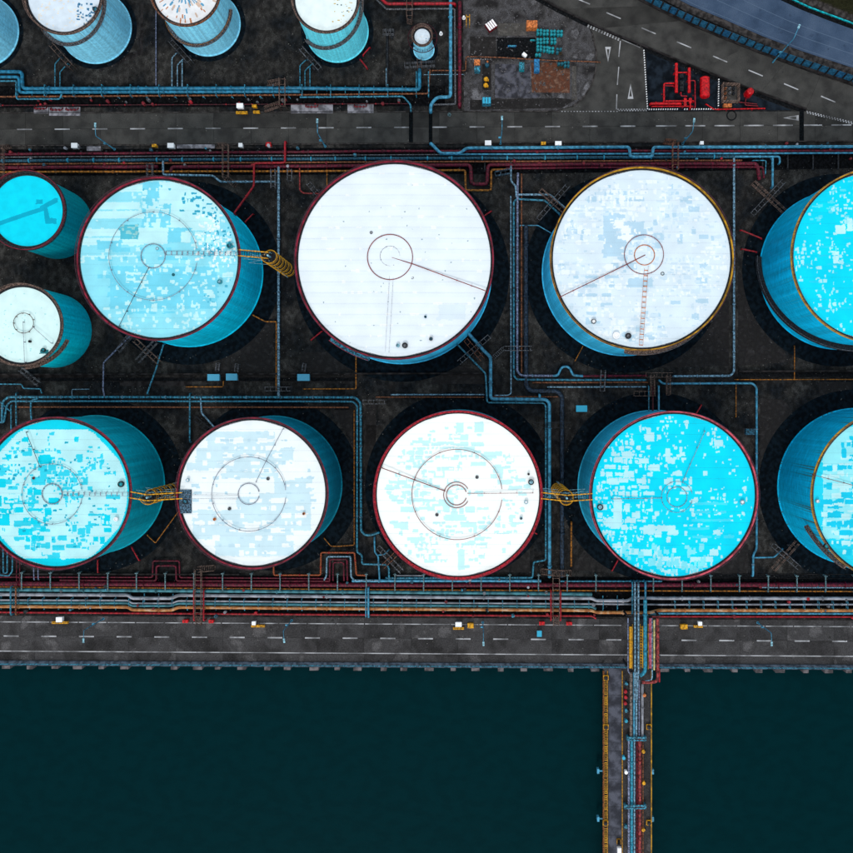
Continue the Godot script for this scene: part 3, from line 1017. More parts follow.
func platform(label: String, cx: float, cy: float, ang: float, l1: float, l2: float, m1: Material, m2: Material) -> void:
	var c := pl(cx, cy)
	var t := thing("valve_platform", label, "platform", c, "crossed access platforms at the tank valves")
	var d := Vector3(cos(ang), 0, sin(ang))
	var e := Vector3(-d.z, 0, d.x)
	ladder(t, "gangway", c + Vector3.UP * 1.0 - d * l1 * S * 0.5, c + Vector3.UP * 1.0 + d * l1 * S * 0.5, 1.0, m1)
	ladder(t, "gangway", c + Vector3.UP * 1.45 - e * l2 * S * 0.5, c + Vector3.UP * 1.45 + e * l2 * S * 0.5, 1.0, m2)
	# valves under the crossing
	for sg in [-1.0, 1.0]:
		var st := new_st()
		var p: Vector3 = c + e * sg * 0.8 + d * l1 * S * 0.3
		lathe(st, p, [[0.0, 0.0], [0.3, 0.0], [0.3, 0.4], [0.12, 0.5], [0.12, 0.9], [0.34, 0.9], [0.34, 0.98], [0.0, 1.0]], 10)
		build(st, "valve", M.darksteel, t)

func cabinet(label: String, x: float, y: float, w: float, d: float, h: float, m: Material, hood: Material) -> void:
	var c := pl(x, y)
	var t := thing("equipment_cabinet", label, "cabinet", c, "roadside cabinets")
	var st := new_st()
	box(st, c + Vector3.UP * (h * 0.5 + 0.1), Vector3(w, h, d))
	build(st, "body", m, t)
	st = new_st()
	box(st, c + Vector3.UP * (h + 0.13), Vector3(w + 0.12, 0.08, d + 0.12))
	build(st, "lid", hood, t)
	st = new_st()
	box(st, c + Vector3.UP * 0.05, Vector3(w + 0.3, 0.1, d + 0.3))
	build(st, "plinth", M.curb, t)

func barrier(label: String, x: float, y: float, w: float, m: Material) -> void:
	var c := pl(x, y)
	var t := thing("guard_rail", label, "guard rail", c, "yellow guard rails in front of the cabinets")
	var st := new_st()
	for lv in [0.45, 0.85]:
		bar(st, c + Vector3(-w * 0.5, lv, 0), c + Vector3(w * 0.5, lv, 0), 0.22, 0.12)
	bar(st, c + Vector3(-w * 0.5, 0.85, -0.35), c + Vector3(w * 0.5, 0.85, -0.35), 0.16, 0.1)
	build(st, "rail", m, t)
	for k in 3:
		st = new_st()
		var p := c + Vector3(w * (k - 1) * 0.45, 0, -0.17)
		box(st, p + Vector3.UP * 0.45, Vector3(0.14, 0.9, 0.44))
		build(st, "post", m, t)

func lamp(label: String, x: float, y: float, h: float, ax: float, az: float) -> void:
	var c := pl(x, y)
	var t := thing("street_lamp", label, "street lamp", c, "blue street lamps along the roads")
	var st := new_st()
	lathe(st, c, [[0.3, 0.0], [0.3, 0.06], [0.2, 0.08], [0.17, 1.2], [0.13, 1.3], [0.09, h]], 10)
	build(st, "pole", M.bluepipe, t)
	st = new_st()
	var e := c + Vector3(ax, h + 0.35, az)
	tube(st, PackedVector3Array([c + Vector3.UP * (h - 0.1), c + Vector3(ax * 0.15, h + 0.15, az * 0.15), e]), 0.07, 6)
	build(st, "arm", M.bluepipe, t)
	st = new_st()
	var d := Vector3(ax, 0, az).normalized()
	box(st, e + d * 0.35, Vector3(0.42, 0.16, 0.95), Basis(Vector3(-d.z, 0, d.x), Vector3.UP, d))
	build(st, "lamp_head", M.palesteel, t)
	st = new_st()
	box(st, c + Vector3(-0.35, h * 0.45, 0.0), Vector3(0.5, 0.5, 0.3))
	build(st, "control_box", M.bluepipe, t)

func decal(parent: Node3D, called: String, outline: Array, y: float, m: Material) -> void:
	var st := new_st()
	slab(st, poly(outline), y - 0.003, y)
	build(st, called, m, parent)

# painted dash along a direction, plan units
func dash(parent: Node3D, cx: float, cy: float, len_: float, w: float, dx: float, dy: float, y: float) -> void:
	var d := Vector2(dx, dy).normalized()
	var n := Vector2(-d.y, d.x) * w * 0.5
	var a := Vector2(cx, cy) - d * len_ * 0.5
	var b := Vector2(cx, cy) + d * len_ * 0.5
	decal(parent, "lane_marking", [a.x - n.x, a.y - n.y, b.x - n.x, b.y - n.y, b.x + n.x, b.y + n.y, a.x + n.x, a.y + n.y], y, M.lineworn)

# ------------------------------------------------------------------ the scene
func _ready() -> void:
	var cam := Camera3D.new()
	cam.name = "camera"
	cam.projection = Camera3D.PROJECTION_FRUSTUM
	cam.near = 1.0
	cam.far = 2000.0
	cam.size = 853.0 * S / CAM
	cam.frustum_offset = Vector2((426.5 - NX) * S / CAM, -(426.5 - NY) * S / CAM)
	cam.position = Vector3(0, CAM, 0)
	cam.rotation_degrees = Vector3(-90, 0, 0)
	add_child(cam)
	cam.current = true
	var we := WorldEnvironment.new()
	var env := Environment.new()
	env.background_mode = Environment.BG_SKY
	var sk := ProceduralSkyMaterial.new()
	sk.sky_top_color = Color(0.95, 0.985, 1.0)
	sk.sky_horizon_color = Color(0.9, 0.94, 0.98)
	sk.sky_curve = 0.3
	sk.ground_bottom_color = Color(0.1, 0.11, 0.12)
	sk.ground_horizon_color = Color(0.4, 0.43, 0.46)
	sk.sun_angle_max = 1.0
	var sky := Sky.new()
	sky.sky_material = sk
	env.sky = sky
	env.background_energy_multiplier = 1.0
	env.tonemap_mode = Environment.TONE_MAPPER_LINEAR
	env.tonemap_exposure = 1.08
	env.ssao_enabled = true
	env.ssil_enabled = true
	env.sdfgi_enabled = true
	we.environment = env
	add_child(we)
	var sun := DirectionalLight3D.new()
	sun.name = "sun"
	sun.light_energy = 0.5
	sun.light_angular_distance = 14.0
	sun.light_color = Color(1.0, 0.98, 0.95)
	sun.shadow_enabled = true
	add_child(sun)
	sun.look_at_from_position(Vector3(-14, 80, 80), Vector3.ZERO)

	rng.seed = 99
	make_materials()
	roof_textures()
	terrain()
	roads()
	tanks()
	racks()
	pipes()
	furniture()
	yards()
	jetty()
	print("nodes ", get_child_count())

func terrain() -> void:
	var g := structure("ground")
	var st := new_st()
	slab(st, poly([-1600, -1700, 2500, -1700, 2500, 676, 856, 666, 420, 664.5, -6, 662, -1600, 654]), -6.0, 0.0)
	build(st, "ground_surface", M.earth, g)
	# concrete aprons and repair patches let into the yard between the tanks
	for q in [[300, 352, 356, 352, 352, 384, 304, 383], [660, 305, 729, 300, 729, 366, 650, 368], [738, 270, 762, 300, 778, 340, 790, 362, 738, 366], [818, 382, 851, 382, 851, 396, 820, 402],
			[760, 398, 784, 400, 792, 412, 772, 440, 760, 460], [366, 405, 376, 405, 376, 446, 366, 446], [440, 362, 486, 372, 486, 384, 430, 384],
			[230, 330, 273, 318, 273, 378, 215, 378], [365, 425, 378, 425, 370, 470, 365, 480], [590, 540, 620, 565, 600, 572, 572, 570], [330, 410, 352, 410, 352, 440, 344, 430],
			[480, 550, 530, 530, 530, 572, 470, 574], [200, 555, 250, 572, 230, 574, 190, 574], [716, 545, 748, 545, 748, 574, 700, 574]]:
		decal(g, "concrete_patch", q, 0.012, M.patch2)
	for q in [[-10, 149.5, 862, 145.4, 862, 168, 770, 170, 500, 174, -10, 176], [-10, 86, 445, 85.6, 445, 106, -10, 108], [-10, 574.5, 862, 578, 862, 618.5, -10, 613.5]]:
		decal(g, "rack_shade_sheet", q, 0.018, M.rack_shade)  # added dark sheet: shade under and between rack pipes, painted as colour
	for q in [[98, 62, 140, 50, 141, 4, 143, 4, 143, 54, 100, 72], [120, 380, 192, 380, 192, 386, 120, 386], [0, 374, 100, 374, 100, 377, 0, 377]]:
		decal(g, "kerb_strip", q, 0.03, M.bund)
	# loose stone chips trodden into the yard
	var gv := MultiMeshInstance3D.new()
	gv.name = "gravel"
	var mm := MultiMesh.new()
	mm.transform_format = MultiMesh.TRANSFORM_3D
	mm.use_colors = true
	var cs := new_st()
	box(cs, Vector3.ZERO, Vector3(1, 0.5, 0.8))
	mm.mesh = cs.commit()
	mm.instance_count = 16000
	rng.seed = 63
	var cl := noise(88, 0.02, 3)
	for i in 16000:
		var px := 0.0
		var py := 0.0
		for tries in 12:
			px = rng.randf_range(-8, 860); py = rng.randf_range(-5, 660)
			if cl.get_noise_2d(px, py) + rng.randf_range(-0.3, 0.3) > 0.05:
				break
		var z := rng.randf_range(0.05, 0.2)
		mm.set_instance_transform(i, Transform3D(Basis(Vector3.UP, rng.randf() * TAU).scaled(Vector3.ONE * z), pl(px, py, z * 0.15)))
		var c := pow(rng.randf(), 2.5) * 0.14 + 0.01
		mm.set_instance_color(i, Color(c, c * 0.95, c * 0.9))
	gv.multimesh = mm
	var gm := mat(Color.WHITE, 0.95)
	gm.vertex_color_use_as_albedo = true
	gv.material_override = gm
	gv.set_meta("kind", "stuff")
	gv.set_meta("label", "loose dark stone chips trodden into the tank yard")
	gv.set_meta("category", "gravel")
	add_child(gv)
	var w := structure("water")
	st = new_st()
	quad(st, Vector3(-900, -2.6, 40), Vector3(900, -2.6, 40), Vector3(900, -2.6, 900), Vector3(-900, -2.6, 900), Vector3.UP)
	build(st, "water_surface", M.water, w)

func edge(x: float, y0: float, y1: float) -> float:
	return lerpf(y0, y1, x / 853.0)

func roads() -> void:
	# main road of concrete slabs
	var r := structure("main_road")
	var k := 0
	var x := -12.0
	rng.seed = 5
	while x < 862.0:
		var x1 := x + 37.6
		for lane in 2:
			var o := []
			for q in [[x + 0.12, lane], [x1 - 0.12, lane], [x1 - 0.12, lane + 1], [x + 0.12, lane + 1]]:
				var yy: float = [edge(q[0], 113.6, 111.2), edge(q[0], 129.3, 125.2), edge(q[0], 145.0, 140.6)][q[1]]
				o.append(q[0]); o.append(yy + (0.12 if q[1] == lane else -0.12))
			var st := new_st()
			slab(st, poly(o), -0.2, 0.06)
			build(st, "road_slab", M["road%d" % [1, 0, 2, 1, 1, 2, 0, 1][rng.randi() % 8]], r)
		x = x1
		k += 1
	for i in 17:
		var dx := 24.6 + i * 37.7
		dash(r, dx, edge(dx, 129.6, 125.0), 15, 1.25, 1, -0.0055, 0.066)
	for i in 7:
		var dx := 666.0 + i * 29.2
		dash(r, dx, edge(dx, 129.6, 125.0), 20, 1.25, 1, -0.0055, 0.066)
	for i in 19:
		dash(r, 562 + i * 3.05, 111.4, 1.7, 0.9, 1, 0, 0.066)
	for i in 11:
		for j in 2:
			dash(r, 618 + i * 2.7 + j * 1.2, 109.4 + j * 1.3, 1.4, 1.1, 1, 0, 0.085)
	for i in 20:
		for j in 2:
			dash(r, 807 + i * 2.75 + j * 0.6, 111.6 + i * 0.66 + j * 1.5, 1.4, 1.2, 1, 0.25, 0.105)
	# priority triangles: hollow outlines
	for tq in [[608, 47, 0, 1], [630.5, 99, 0, -1], [798.5, 118, -1, 0]]:
		var c := Vector2(tq[0], tq[1])
		var d := Vector2(tq[2], tq[3])
		var n := Vector2(-d.y, d.x)
		var a := c - n * 2.9; var b := c + n * 2.9; var p := c + d * 15.5
		var a2 := c - n * 1.35 + d * 2.4; var b2 := c + n * 1.35 + d * 2.4; var p2 := c + d * 11.5
		for q in [[a, b, b2, a2], [a, a2, p2, p], [b, p, p2, b2]]:
			var arr := []
			for v in q:
				arr.append(v.x); arr.append(v.y)
			decal(r, "priority_marking", arr, 0.092, M.lineworn)
	# kerbs
	for e in [[-10, 113.0, 560, 111.4], [-10, 145.9, 860, 141.2]]:
		var st := new_st()
		bar(st, pl(e[0], e[1], 0.05), pl(e[2], e[3], 0.05), 0.22, 0.26)
		build(st, "kerb", M.curb, r)
	# side road between yard and fire pump compound
	var j := structure("junction_road")
	var st2 := new_st()
	slab(st2, poly([556, 111.3, 573, 107, 584, 98, 592, 86, 596.5, 70, 597, 52, 593, 34, 588, 25, 604, 31, 622, 39.5, 643, 48, 646.5, 111]), -0.2, 0.08)
	build(st2, "road_surface", M.road1, j)
	for q in [[619.5, 49, 16, 0.1, -1.0], [618, 76, 18, 0.08, -1], [616.6, 102, 15, 0.03, -1]]:
		dash(j, q[0], q[1], q[2], 1.0, q[3], -q[4] * -1.0, 0.086)
	for i in 12:
		for jj in 2:
			dash(j, 588.5 + i * 2.75 - jj * 0.6, 25.5 + i * 1.2 + jj * 1.4, 1.5, 1.2, 1, 0.44, 0.086)
	dash(j, 631, 43.8, 20, 0.7, 1, 0.44, 0.086)
	st2 = new_st()
	for q in [[593, 34, 597, 52], [597, 52, 596.5, 70], [596.5, 70, 592, 86], [592, 86, 584, 98], [584, 98, 573, 107]]:
		bar(st2, pl(q[0] - 0.8, q[1], 0.08), pl(q[2] - 0.8, q[3], 0.08), 0.3, 0.3)
	build(st2, "kerb", M.curb, j)
	# ramp road that swings in from the top
	var rp := structure("ramp_road")
	var lo := [Vector2(520, -13), Vector2(560, 9), Vector2(600, 28.5), Vector2(643, 46), Vector2(700, 69.5), Vector2(760, 93), Vector2(806, 109.5), Vector2(870, 127)]
	var hi := [Vector2(618, -14), Vector2(652, 6), Vector2(682, 21), Vector2(712, 34), Vector2(745, 48), Vector2(785, 63.5), Vector2(820, 76), Vector2(870, 92)]
	for i in lo.size() - 1:
		var a: Vector2 = lo[i]; var b: Vector2 = lo[i + 1]; var c: Vector2 = hi[i + 1]; var d: Vector2 = hi[i]
		var st := new_st()
		slab(st, poly([a.x + 0.1, a.y, b.x - 0.1, b.y, c.x - 0.1, c.y, d.x + 0.1, d.y]), -0.2, 0.1)
		build(st, "road_slab", M["road%d" % [1, 0, 1, 1, 2, 1, 1][i]], rp)
	for q in [[582.8, 1.4], [613.5, 15.8], [648.5, 31], [684, 45], [720, 59.2], [755.5, 73.2], [791, 86.8], [828, 99.3]]:
		dash(rp, q[0], q[1], 15.5, 1.15, 14, 5.9, 0.106)
	var drain := structure("dark_edge_band")  # black band and low wall following the ramp's lower edge
	for i in 6:
		var a: Vector2 = lo[i]; var b: Vector2 = lo[i + 1]
		var st := new_st()
		var n := Vector2(-(b - a).y, (b - a).x).normalized() * 4.4
		slab(st, poly([a.x, a.y + 0.5, b.x, b.y + 0.5, b.x + n.x, b.y + n.y, a.x + n.x, a.y + n.y]), -0.1, 0.05)
		build(st, "dark_bed", M.dark, drain)
		st = new_st()
		bar(st, pl(a.x, a.y + 0.2, 0.2), pl(b.x, b.y + 0.2, 0.2), 0.3, 0.5)
		build(st, "edge_wall", M.bund, drain)
	# trunk road on its embankment, top right
	var hw := structure("highway")
	var h0 := [Vector2(640, -20), Vector2(690, 6), Vector2(722, 19), Vector2(762, 36.5), Vector2(800, 51), Vector2(870, 74)]
	var h1 := [Vector2(700, -46), Vector2(752, -15), Vector2(770, -4), Vector2(800, 10), Vector2(828, 21), Vector2(880, 40)]
	for i in h0.size() - 1:
		var a: Vector2 = h0[i]; var b: Vector2 = h0[i + 1]; var c: Vector2 = h1[i + 1]; var d: Vector2 = h1[i]
		var st := new_st()
		slab(st, poly([a.x, a.y, b.x, b.y, c.x, c.y, d.x, d.y]), -0.2, 0.3)
		build(st, "road_surface", M.highway, hw)
		st = new_st()
		slab(st, poly([a.x - 3.2, a.y + 6.4, b.x - 3.2, b.y + 6.4, b.x, b.y + 0.2, a.x, a.y + 0.2]), -0.2, 0.22)
		build(st, "verge", M.curb, hw)
		# faint wheel paths and edge line
		var n := (b - a).normalized()
		for f in [0.06, 0.36, 0.62]:
			var m0 := a.lerp(d, f); var m1 := b.lerp(c, f)
			var m := (m0 + m1) * 0.5
			decal(hw, "edge_marking", [m0.x, m0.y, m1.x, m1.y, m1.x + 0.2, m1.y + 0.6, m0.x + 0.2, m0.y + 0.6], 0.305, M.highline)
		st = new_st()
		slab(st, poly([d.x, d.y - 0.2, c.x, c.y - 0.2, c.x + 3, c.y - 6.5, d.x + 3, d.y - 6.5]), -0.2, 0.12)
		build(st, "dark_bed", M.dark, hw)
		st = new_st()
		slab(st, poly([d.x + 3, d.y - 6.6, c.x + 3, c.y - 6.6, c.x + 6, c.y - 16, d.x + 6, d.y - 16]), -0.2, 0.2)
		build(st, "verge", M.curb, hw)
	# quay road
	var q := structure("quay_road")
	x = -12.0
	k = 0
	while x < 862.0:
		var x1 := x + 47.0
		var rows := [[615.5, 620.2], [636.0, 641.0], [651.8, 657.2], [661.6, 666.3]]
		for lane in 3:
			var o := []
			for e in [[x + 0.1, lane], [x1 - 0.1, lane], [x1 - 0.1, lane + 1], [x + 0.1, lane + 1]]:
				var pr: Array = rows[e[1]]
				o.append(e[0]); o.append(edge(e[0], pr[0], pr[1]) + (0.08 if e[1] == lane else -0.08))
			var st := new_st()
			slab(st, poly(o), -0.2, 0.06)
			build(st, "road_slab", M.quay1 if (k * 3 + lane * 2) % 5 < 3 else M.quay0, q)
		x = x1
		k += 1
	for i in 24:
		var dx := 11.3 + i * 37.65
		if dx < 628 or dx > 662:
			dash(q, dx, edge(dx, 635.9, 641.3), 15, 1.35, 1, 0.0063, 0.066)
	for i in 32:
		var dx := 7.0 + i * 28.6
		if dx < 622 or dx > 664:
			dash(q, dx, edge(dx, 621.8, 626.6), 27.4, 0.9, 1, 0.0055, 0.066)
	for i in 16:
		var dx := 20.0 + i * 57.2
		dash(q, dx, edge(dx, 651.0, 656.3), 57.0, 1.0, 1, 0.0062, 0.066)
	# quay edge with capping beam, rail and fender blocks
	var qw := thing("quay_wall", "long concrete quay wall with teal capping and grey fender blocks along the dark water", "quay", pl(426, 665))
	var seg := -8.0
	while seg < 860.0:
		var s1 := seg + 57.0
		var st := new_st()
		slab(st, poly([seg, edge(seg, 660.2, 664.6), s1 - 0.15, edge(s1, 660.2, 664.6), s1 - 0.15, edge(s1, 665.2, 669.4), seg, edge(seg, 665.2, 669.4)]), -3.4, 0.34)
		build(st, "capping_beam", M.capping, qw)
		seg = s1
	var st3 := new_st()
	for hh in [0.9, 1.35]:
		tube(st3, PackedVector3Array([pl(-8, 662.6, hh), pl(426, 664.8, hh), pl(862, 667, hh)]), 0.07, 5)
	for i in 62:
		var fx := -5.0 + i * 14.0
		bar(st3, pl(fx, edge(fx, 662.6, 667.0), 0.3), pl(fx, edge(fx, 662.6, 667.0), 1.35), 0.1, 0.1)
	build(st3, "railing", M.teal, qw)
	for i in 37:
		var fx := 8.0 + i * 23.4 + rng.randf_range(-2.5, 2.5)
		if fx > 598 and fx < 655:
			continue
		var st := new_st()
		var wd: float = [1.9, 1.3, 1.5, 2.1, 1.2][i % 5]
		box(st, pl(fx, edge(fx, 667.0, 671.2), -0.9), Vector3(wd, 2.0, rng.randf_range(0.6, 0.95)))
		build(st, "fender", M.fender, qw)
	# noise barrier between the two roads: posts and blue panels, each its own
	var nb := thing("noise_barrier", "long blue panelled noise barrier between the grey ramp and the trunk road", "barrier", pl(745, 44))
	var base := [Vector2(634, -4), Vector2(660, 9.5), Vector2(690, 23.5), Vector2(720, 36), Vector2(760, 52), Vector2(800, 66), Vector2(858, 85)]
	var run := []
	for i in base.size() - 1:
		var L: float = base[i].distance_to(base[i + 1])
		var n := int(round(L / 8.6))
		for m in n:
			run.append(base[i].lerp(base[i + 1], float(m) / n))
	run.append(base[base.size() - 1])
	for i in run.size() - 1:
		var a: Vector3 = pl(run[i].x, run[i].y); var b: Vector3 = pl(run[i + 1].x, run[i + 1].y)
		var d := (b - a).normalized()
		var nn := Vector3(d.z, 0, -d.x)
		var st := new_st()
		var lean := nn * 0.5
		bar(st, a, a + Vector3.UP * 2.7 + lean, 0.28, 0.22)
		build(st, "post", M.darksteel, nb)
		st = new_st()
		var p0 := a + d * 0.22 + Vector3.UP * 0.5 + lean * 0.15; var p1 := b - d * 0.22 + Vector3.UP * 0.5 + lean * 0.15
		var u := Vector3.UP * 2.1 + lean * 0.82
		var f := d.cross(u).normalized()
		box(st, (p0 + p1) * 0.5 + u * 0.5, Vector3(p0.distance_to(p1), u.length(), 0.06), Basis(d, u.normalized(), f))
		build(st, "panel", M.panel if i % 7 != 4 and i % 11 != 6 else M.paneldark, nb)
	var st4 := new_st()
	for i in base.size() - 1:
		bar(st4, pl(base[i].x - 0.5, base[i].y + 0.8, 0.2), pl(base[i + 1].x - 0.5, base[i + 1].y + 0.8, 0.2), 0.5, 0.6)
	build(st4, "plinth", M.bund, nb)
	# cyan crash rail beyond the trunk road
	var cr := thing("crash_rail", "bright cyan crash rail along the far dark verge of the trunk road", "crash rail", pl(820, 12))
	var cp := [Vector2(778, -6), Vector2(792, 1.5), Vector2(808, 9), Vector2(835, 19), Vector2(862, 29)]
	var st5 := new_st()
	for i in cp.size() - 1:
		bar(st5, pl(cp[i].x, cp[i].y, 0.85), pl(cp[i + 1].x, cp[i + 1].y, 0.85), 0.26, 0.34)
	build(st5, "rail", M.cyanrail, cr)
	for i in 14:
		var f := i / 14.0 * 4.0
		var a: Vector2 = cp[int(f)]; var b: Vector2 = cp[int(f) + 1]
		var p := a.lerp(b, f - int(f))
		var st := new_st()
		box(st, pl(p.x, p.y, 0.42), Vector3(0.14, 0.84, 0.14))
		build(st, "post", M.galv, cr)
	# rough grass in the far corner
	var gr := MultiMeshInstance3D.new()
	gr.name = "grass"
	var mm := MultiMesh.new()
	mm.transform_format = MultiMesh.TRANSFORM_3D
	mm.use_colors = true
	var bl := new_st()
	for q2 in 5:
		var a := q2 * 1.25
		var d := Vector3(cos(a), 0, sin(a))
		var s := Vector3(-d.z, 0, d.x) * 0.05
		var n := (Vector3.UP + d * 0.3).normalized()
		tri(bl, -s, s, d * 0.28 + Vector3.UP * 0.4, n, n, n)
	mm.mesh = bl.commit()
	mm.instance_count = 5200
	rng.seed = 31
	for i in 5200:
		var px := 0.0
		var py := 0.0
		while true:
			px = rng.randf_range(796, 880); py = rng.randf_range(-26, 36)
			if py < -8.0 + (px - 790) * 0.44 - 3.5:
				break
		var b := Basis(Vector3.UP, rng.randf() * TAU).scaled(Vector3.ONE * rng.randf_range(0.7, 1.8))
		mm.set_instance_transform(i, Transform3D(b, pl(px, py, 0.0)))
		var c := rng.randf_range(0.5, 1.3)
		mm.set_instance_color(i, Color(0.035 * c, 0.036 * c, 0.018 * c))
	gr.multimesh = mm
	var gm := mat(Color.WHITE, 0.95)
	gm.vertex_color_use_as_albedo = true
	gr.material_override = gm
	gr.set_meta("kind", "stuff")
	gr.set_meta("label", "rough dark grass on the verge beyond the trunk road")
	gr.set_meta("category", "grass")
	add_child(gr)
	# steel-covered pipe trenches that cut across the main road
	for e in [[411.0, 4.0, "narrow dark pipe trench cover across the main road, west of its twin"], [430.6, 3.4, "dark pipe trench cover across the main road where the blue main dives"], [801.5, 4.4, "wide black trench cover across the main road by the ramp merge"]]:
		var tr := thing("trench_cover", e[2], "trench cover", pl(e[0], 128))
		var st := new_st()
		box(st, pl(e[0], 127.0, 0.05), Vector3(e[1] * S, 0.09, 31 * S))
		build(st, "frame", M.dark, tr)
		for i in 14:
			put(T.plate_mesh if e[1] < 4.2 else T.plate_mesh2, "cover_plate", M.trench, tr, pl(e[0], 112.6 + i * 2.15, 0.115))

func tanks() -> void:
	var hb := 19.4
	var sA := shell_mat(paint(6, 200, 236, 1.0), 201, 0.0, 0.25)
	var sE := shell_mat(paint(10, 184, 232, 1.0), 202, 0.12, 0.2)
	var sD := shell_mat(paint(60, 186, 232, 1.0), 203, 0.0, 0.25)
	var sF := shell_mat(paint(8, 160, 182, 1.0), 204, 0.05, 0.2)
	var sG := shell_mat(paint(8, 126, 152, 1.0), 205, 0.0, 0.2)
	var sH := shell_mat(paint(44, 166, 202, 1.0), 206, 0.0, 0.25)
	var sI := shell_mat(paint(10, 184, 230, 1.0), 207, 0.85, 0.1)
	var sJ := shell_mat(paint(140, 222, 252, 1.0), 208, 0.15, 0.35)
	var sT := shell_mat(paint(0, 150, 165, 1.0), 209, 0.1, 0.2)
	var sT2 := shell_mat(paint(0, 200, 220, 1.0), 210, 0.3, 0.2)
	var rimred: Material = M.rimred
	var rimyel: Material = M.rimyellow
	var t: Node3D
	# north row
	t = tank("storage_tank", "pale aqua roofed tank with dark bare spots and a bridge to a yellow spiral stair", 159.2, 259.1, 82, hb, {"shell": sA, "tex": T.roof_a, "rim": rimred, "apron": 4.4, "rail": M.darkrail})
	roof_ring(t, hb, 153, 256, 44, M.fade, 0.06, 0.15, 10)
	roof_ring(t, hb, 153, 256, 12, M.fade, 0.08, 0.0, 10)
	roof_line(t, hb, [148.5, 268, 134, 296, 119, 326], M.darkrail, 0.06)
	roof_walk(t, hb, 166, 253, 236, 253.5, M.fade)
	manhole(t, hb, 220, 282, 0.62, M.drum, M.palesteel)
	manhole(t, hb, 158, 249, 0.4, M.darksteel, M.white)
	manhole(t, hb, 174, 275, 0.36, M.darksteel, M.drum)
	manhole(t, hb, 230, 246, 0.8, M.drum, M.teal)
	t = tank("storage_tank", "large plain white roofed tank with red rim, biggest of the farm", 394.5, 260.5, 99.5, hb, {"shell": sD, "tex": T.roof_c, "rim": rimred, "apron": 4.4, "rail": M.darkrail})
	roof_ring(t, hb, 390, 257, 22.5, M.redthin, 0.09, 0.0, 8)
	roof_ring(t, hb, 390, 256, 9.8, M.fadepale, 0.06, 0.0, 8)
	roof_line(t, hb, [392, 257.5, 413, 264, 486, 291], M.redthin, 0.09)
	roof_walk(t, hb, 392, 266, 387, 352, M.fadepale, false)
	manhole(t, hb, 405, 345.5, 0.75, M.darksteel, M.galv)
	manhole(t, hb, 398, 345.5, 0.5, M.palesteel, M.palesteel)
	manhole(t, hb, 371.5, 233, 0.4, M.galv, M.galv)
	manhole(t, hb, 412.5, 278, 0.4, M.galv, M.galv)
	manhole(t, hb, 425.5, 317, 0.35, M.teal, M.darksteel)
	manhole(t, hb, 431, 339, 0.5, M.galv, M.teal)
	wall_stair(t, hb, 1.85, 2.25, 15.0, 19.4, M.teal, M.red)
	t = tank("storage_tank", "very pale blue roofed tank with yellow rim and an orange dotted roof walkway", 641.5, 259, 92, hb, {"shell": sD, "tex": T.roof_d, "rim": rimyel, "apron": 4.2, "rail": M.darkrail})
	roof_ring(t, hb, 644, 254.5, 19.5, M.redthin, 0.07, 0.0, 8)
	roof_ring(t, hb, 644.5, 255, 10, M.orange, 0.1, 0.0, 9)
	roof_line(t, hb, [645, 255, 626.5, 264.5, 560, 297], M.redthin, 0.09)
	roof_walk(t, hb, 646.5, 265, 641, 345, M.orange)
	manhole(t, hb, 628, 336, 0.8, M.darksteel, M.galv)
	manhole(t, hb, 593.5, 321.5, 0.65, M.galv, M.white)
	manhole(t, hb, 616, 335.5, 0.9, M.white, M.white)
	manhole(t, hb, 662, 274, 0.5, M.galv, M.palesteel)
	wall_stair(t, hb, 0.5, 1.75, 11.0, 19.4, M.brownsteel, M.galv)
	t = tank("storage_tank", "cyan roofed tank with yellow rim and a dark stair band round its wall", 878, 256, 88, hb, {"shell": sE, "tex": T.roof_e, "rim": rimyel, "apron": 4.2, "rail": M.brownsteel})
	wall_stair(t, hb, 3.3, 1.5, 0.6, 12.5, M.darksteel, M.galv, 1.3)
	# south row
	t = tank("storage_tank", "cyan ringed tank with a pale patchwork roof field and dark teal wall", 56, 493, 76.5, hb, {"shell": sF, "tex": T.roof_f, "rim": rimred, "apron": 4.6, "rail": M.darkrail})
	roof_ring(t, hb, 52, 494, 10, M.fade, 0.09, 0.0, 10)
	roof_ring(t, hb, 52, 494, 30, M.fade, 0.06, 0.12, 10)
	roof_line(t, hb, [40, 467, 26, 432], M.darkrail, 0.06)
	roof_walk(t, hb, 62, 494, 128, 494, M.fade)
	manhole(t, hb, 121.5, 484, 0.8, M.darksteel, M.drum)
	manhole(t, hb, 116.5, 519, 0.55, M.white, M.white)
	manhole(t, hb, 34.5, 478, 0.35, M.brownsteel, M.redthin)
	t = tank("storage_tank", "white roofed tank with big pale blue sheets and a deep shaded teal wall", 252.7, 493, 76, hb, {"shell": sG, "tex": T.roof_g, "rim": rimred, "apron": 4.4, "rail": M.darkrail})
	roof_ring(t, hb, 248.7, 494, 37, M.fade, 0.07, 0.1, 12)
	roof_ring(t, hb, 248.7, 494, 10.5, M.fade, 0.08, 0.2, 10)
	roof_line(t, hb, [256, 482, 266, 461, 283, 429], M.fade, 0.06)
	roof_walk(t, hb, 184, 496.5, 238, 497, M.fade, false)
	manhole(t, hb, 268.5, 478.5, 0.45, M.galv, M.galv)
	manhole(t, hb, 230, 508.5, 0.45, M.galv, M.galv)
	manhole(t, hb, 215, 519, 0.4, M.orange, M.orange)
	manhole(t, hb, 185.5, 501.5, 0.7, M.darksteel, M.teal)
	manhole(t, hb, 304, 513.5, 0.35, M.orange, M.brownsteel)
	manhole(t, hb, 188, 480, 0.45, M.palesteel, M.white)
	var ds := new_st()
	box(ds, at(185.5, 501.5, hb + 0.25), Vector3(2.6, 0.06, 5.0))
	build(ds, "hatch_plate", M.bluesteel, t)
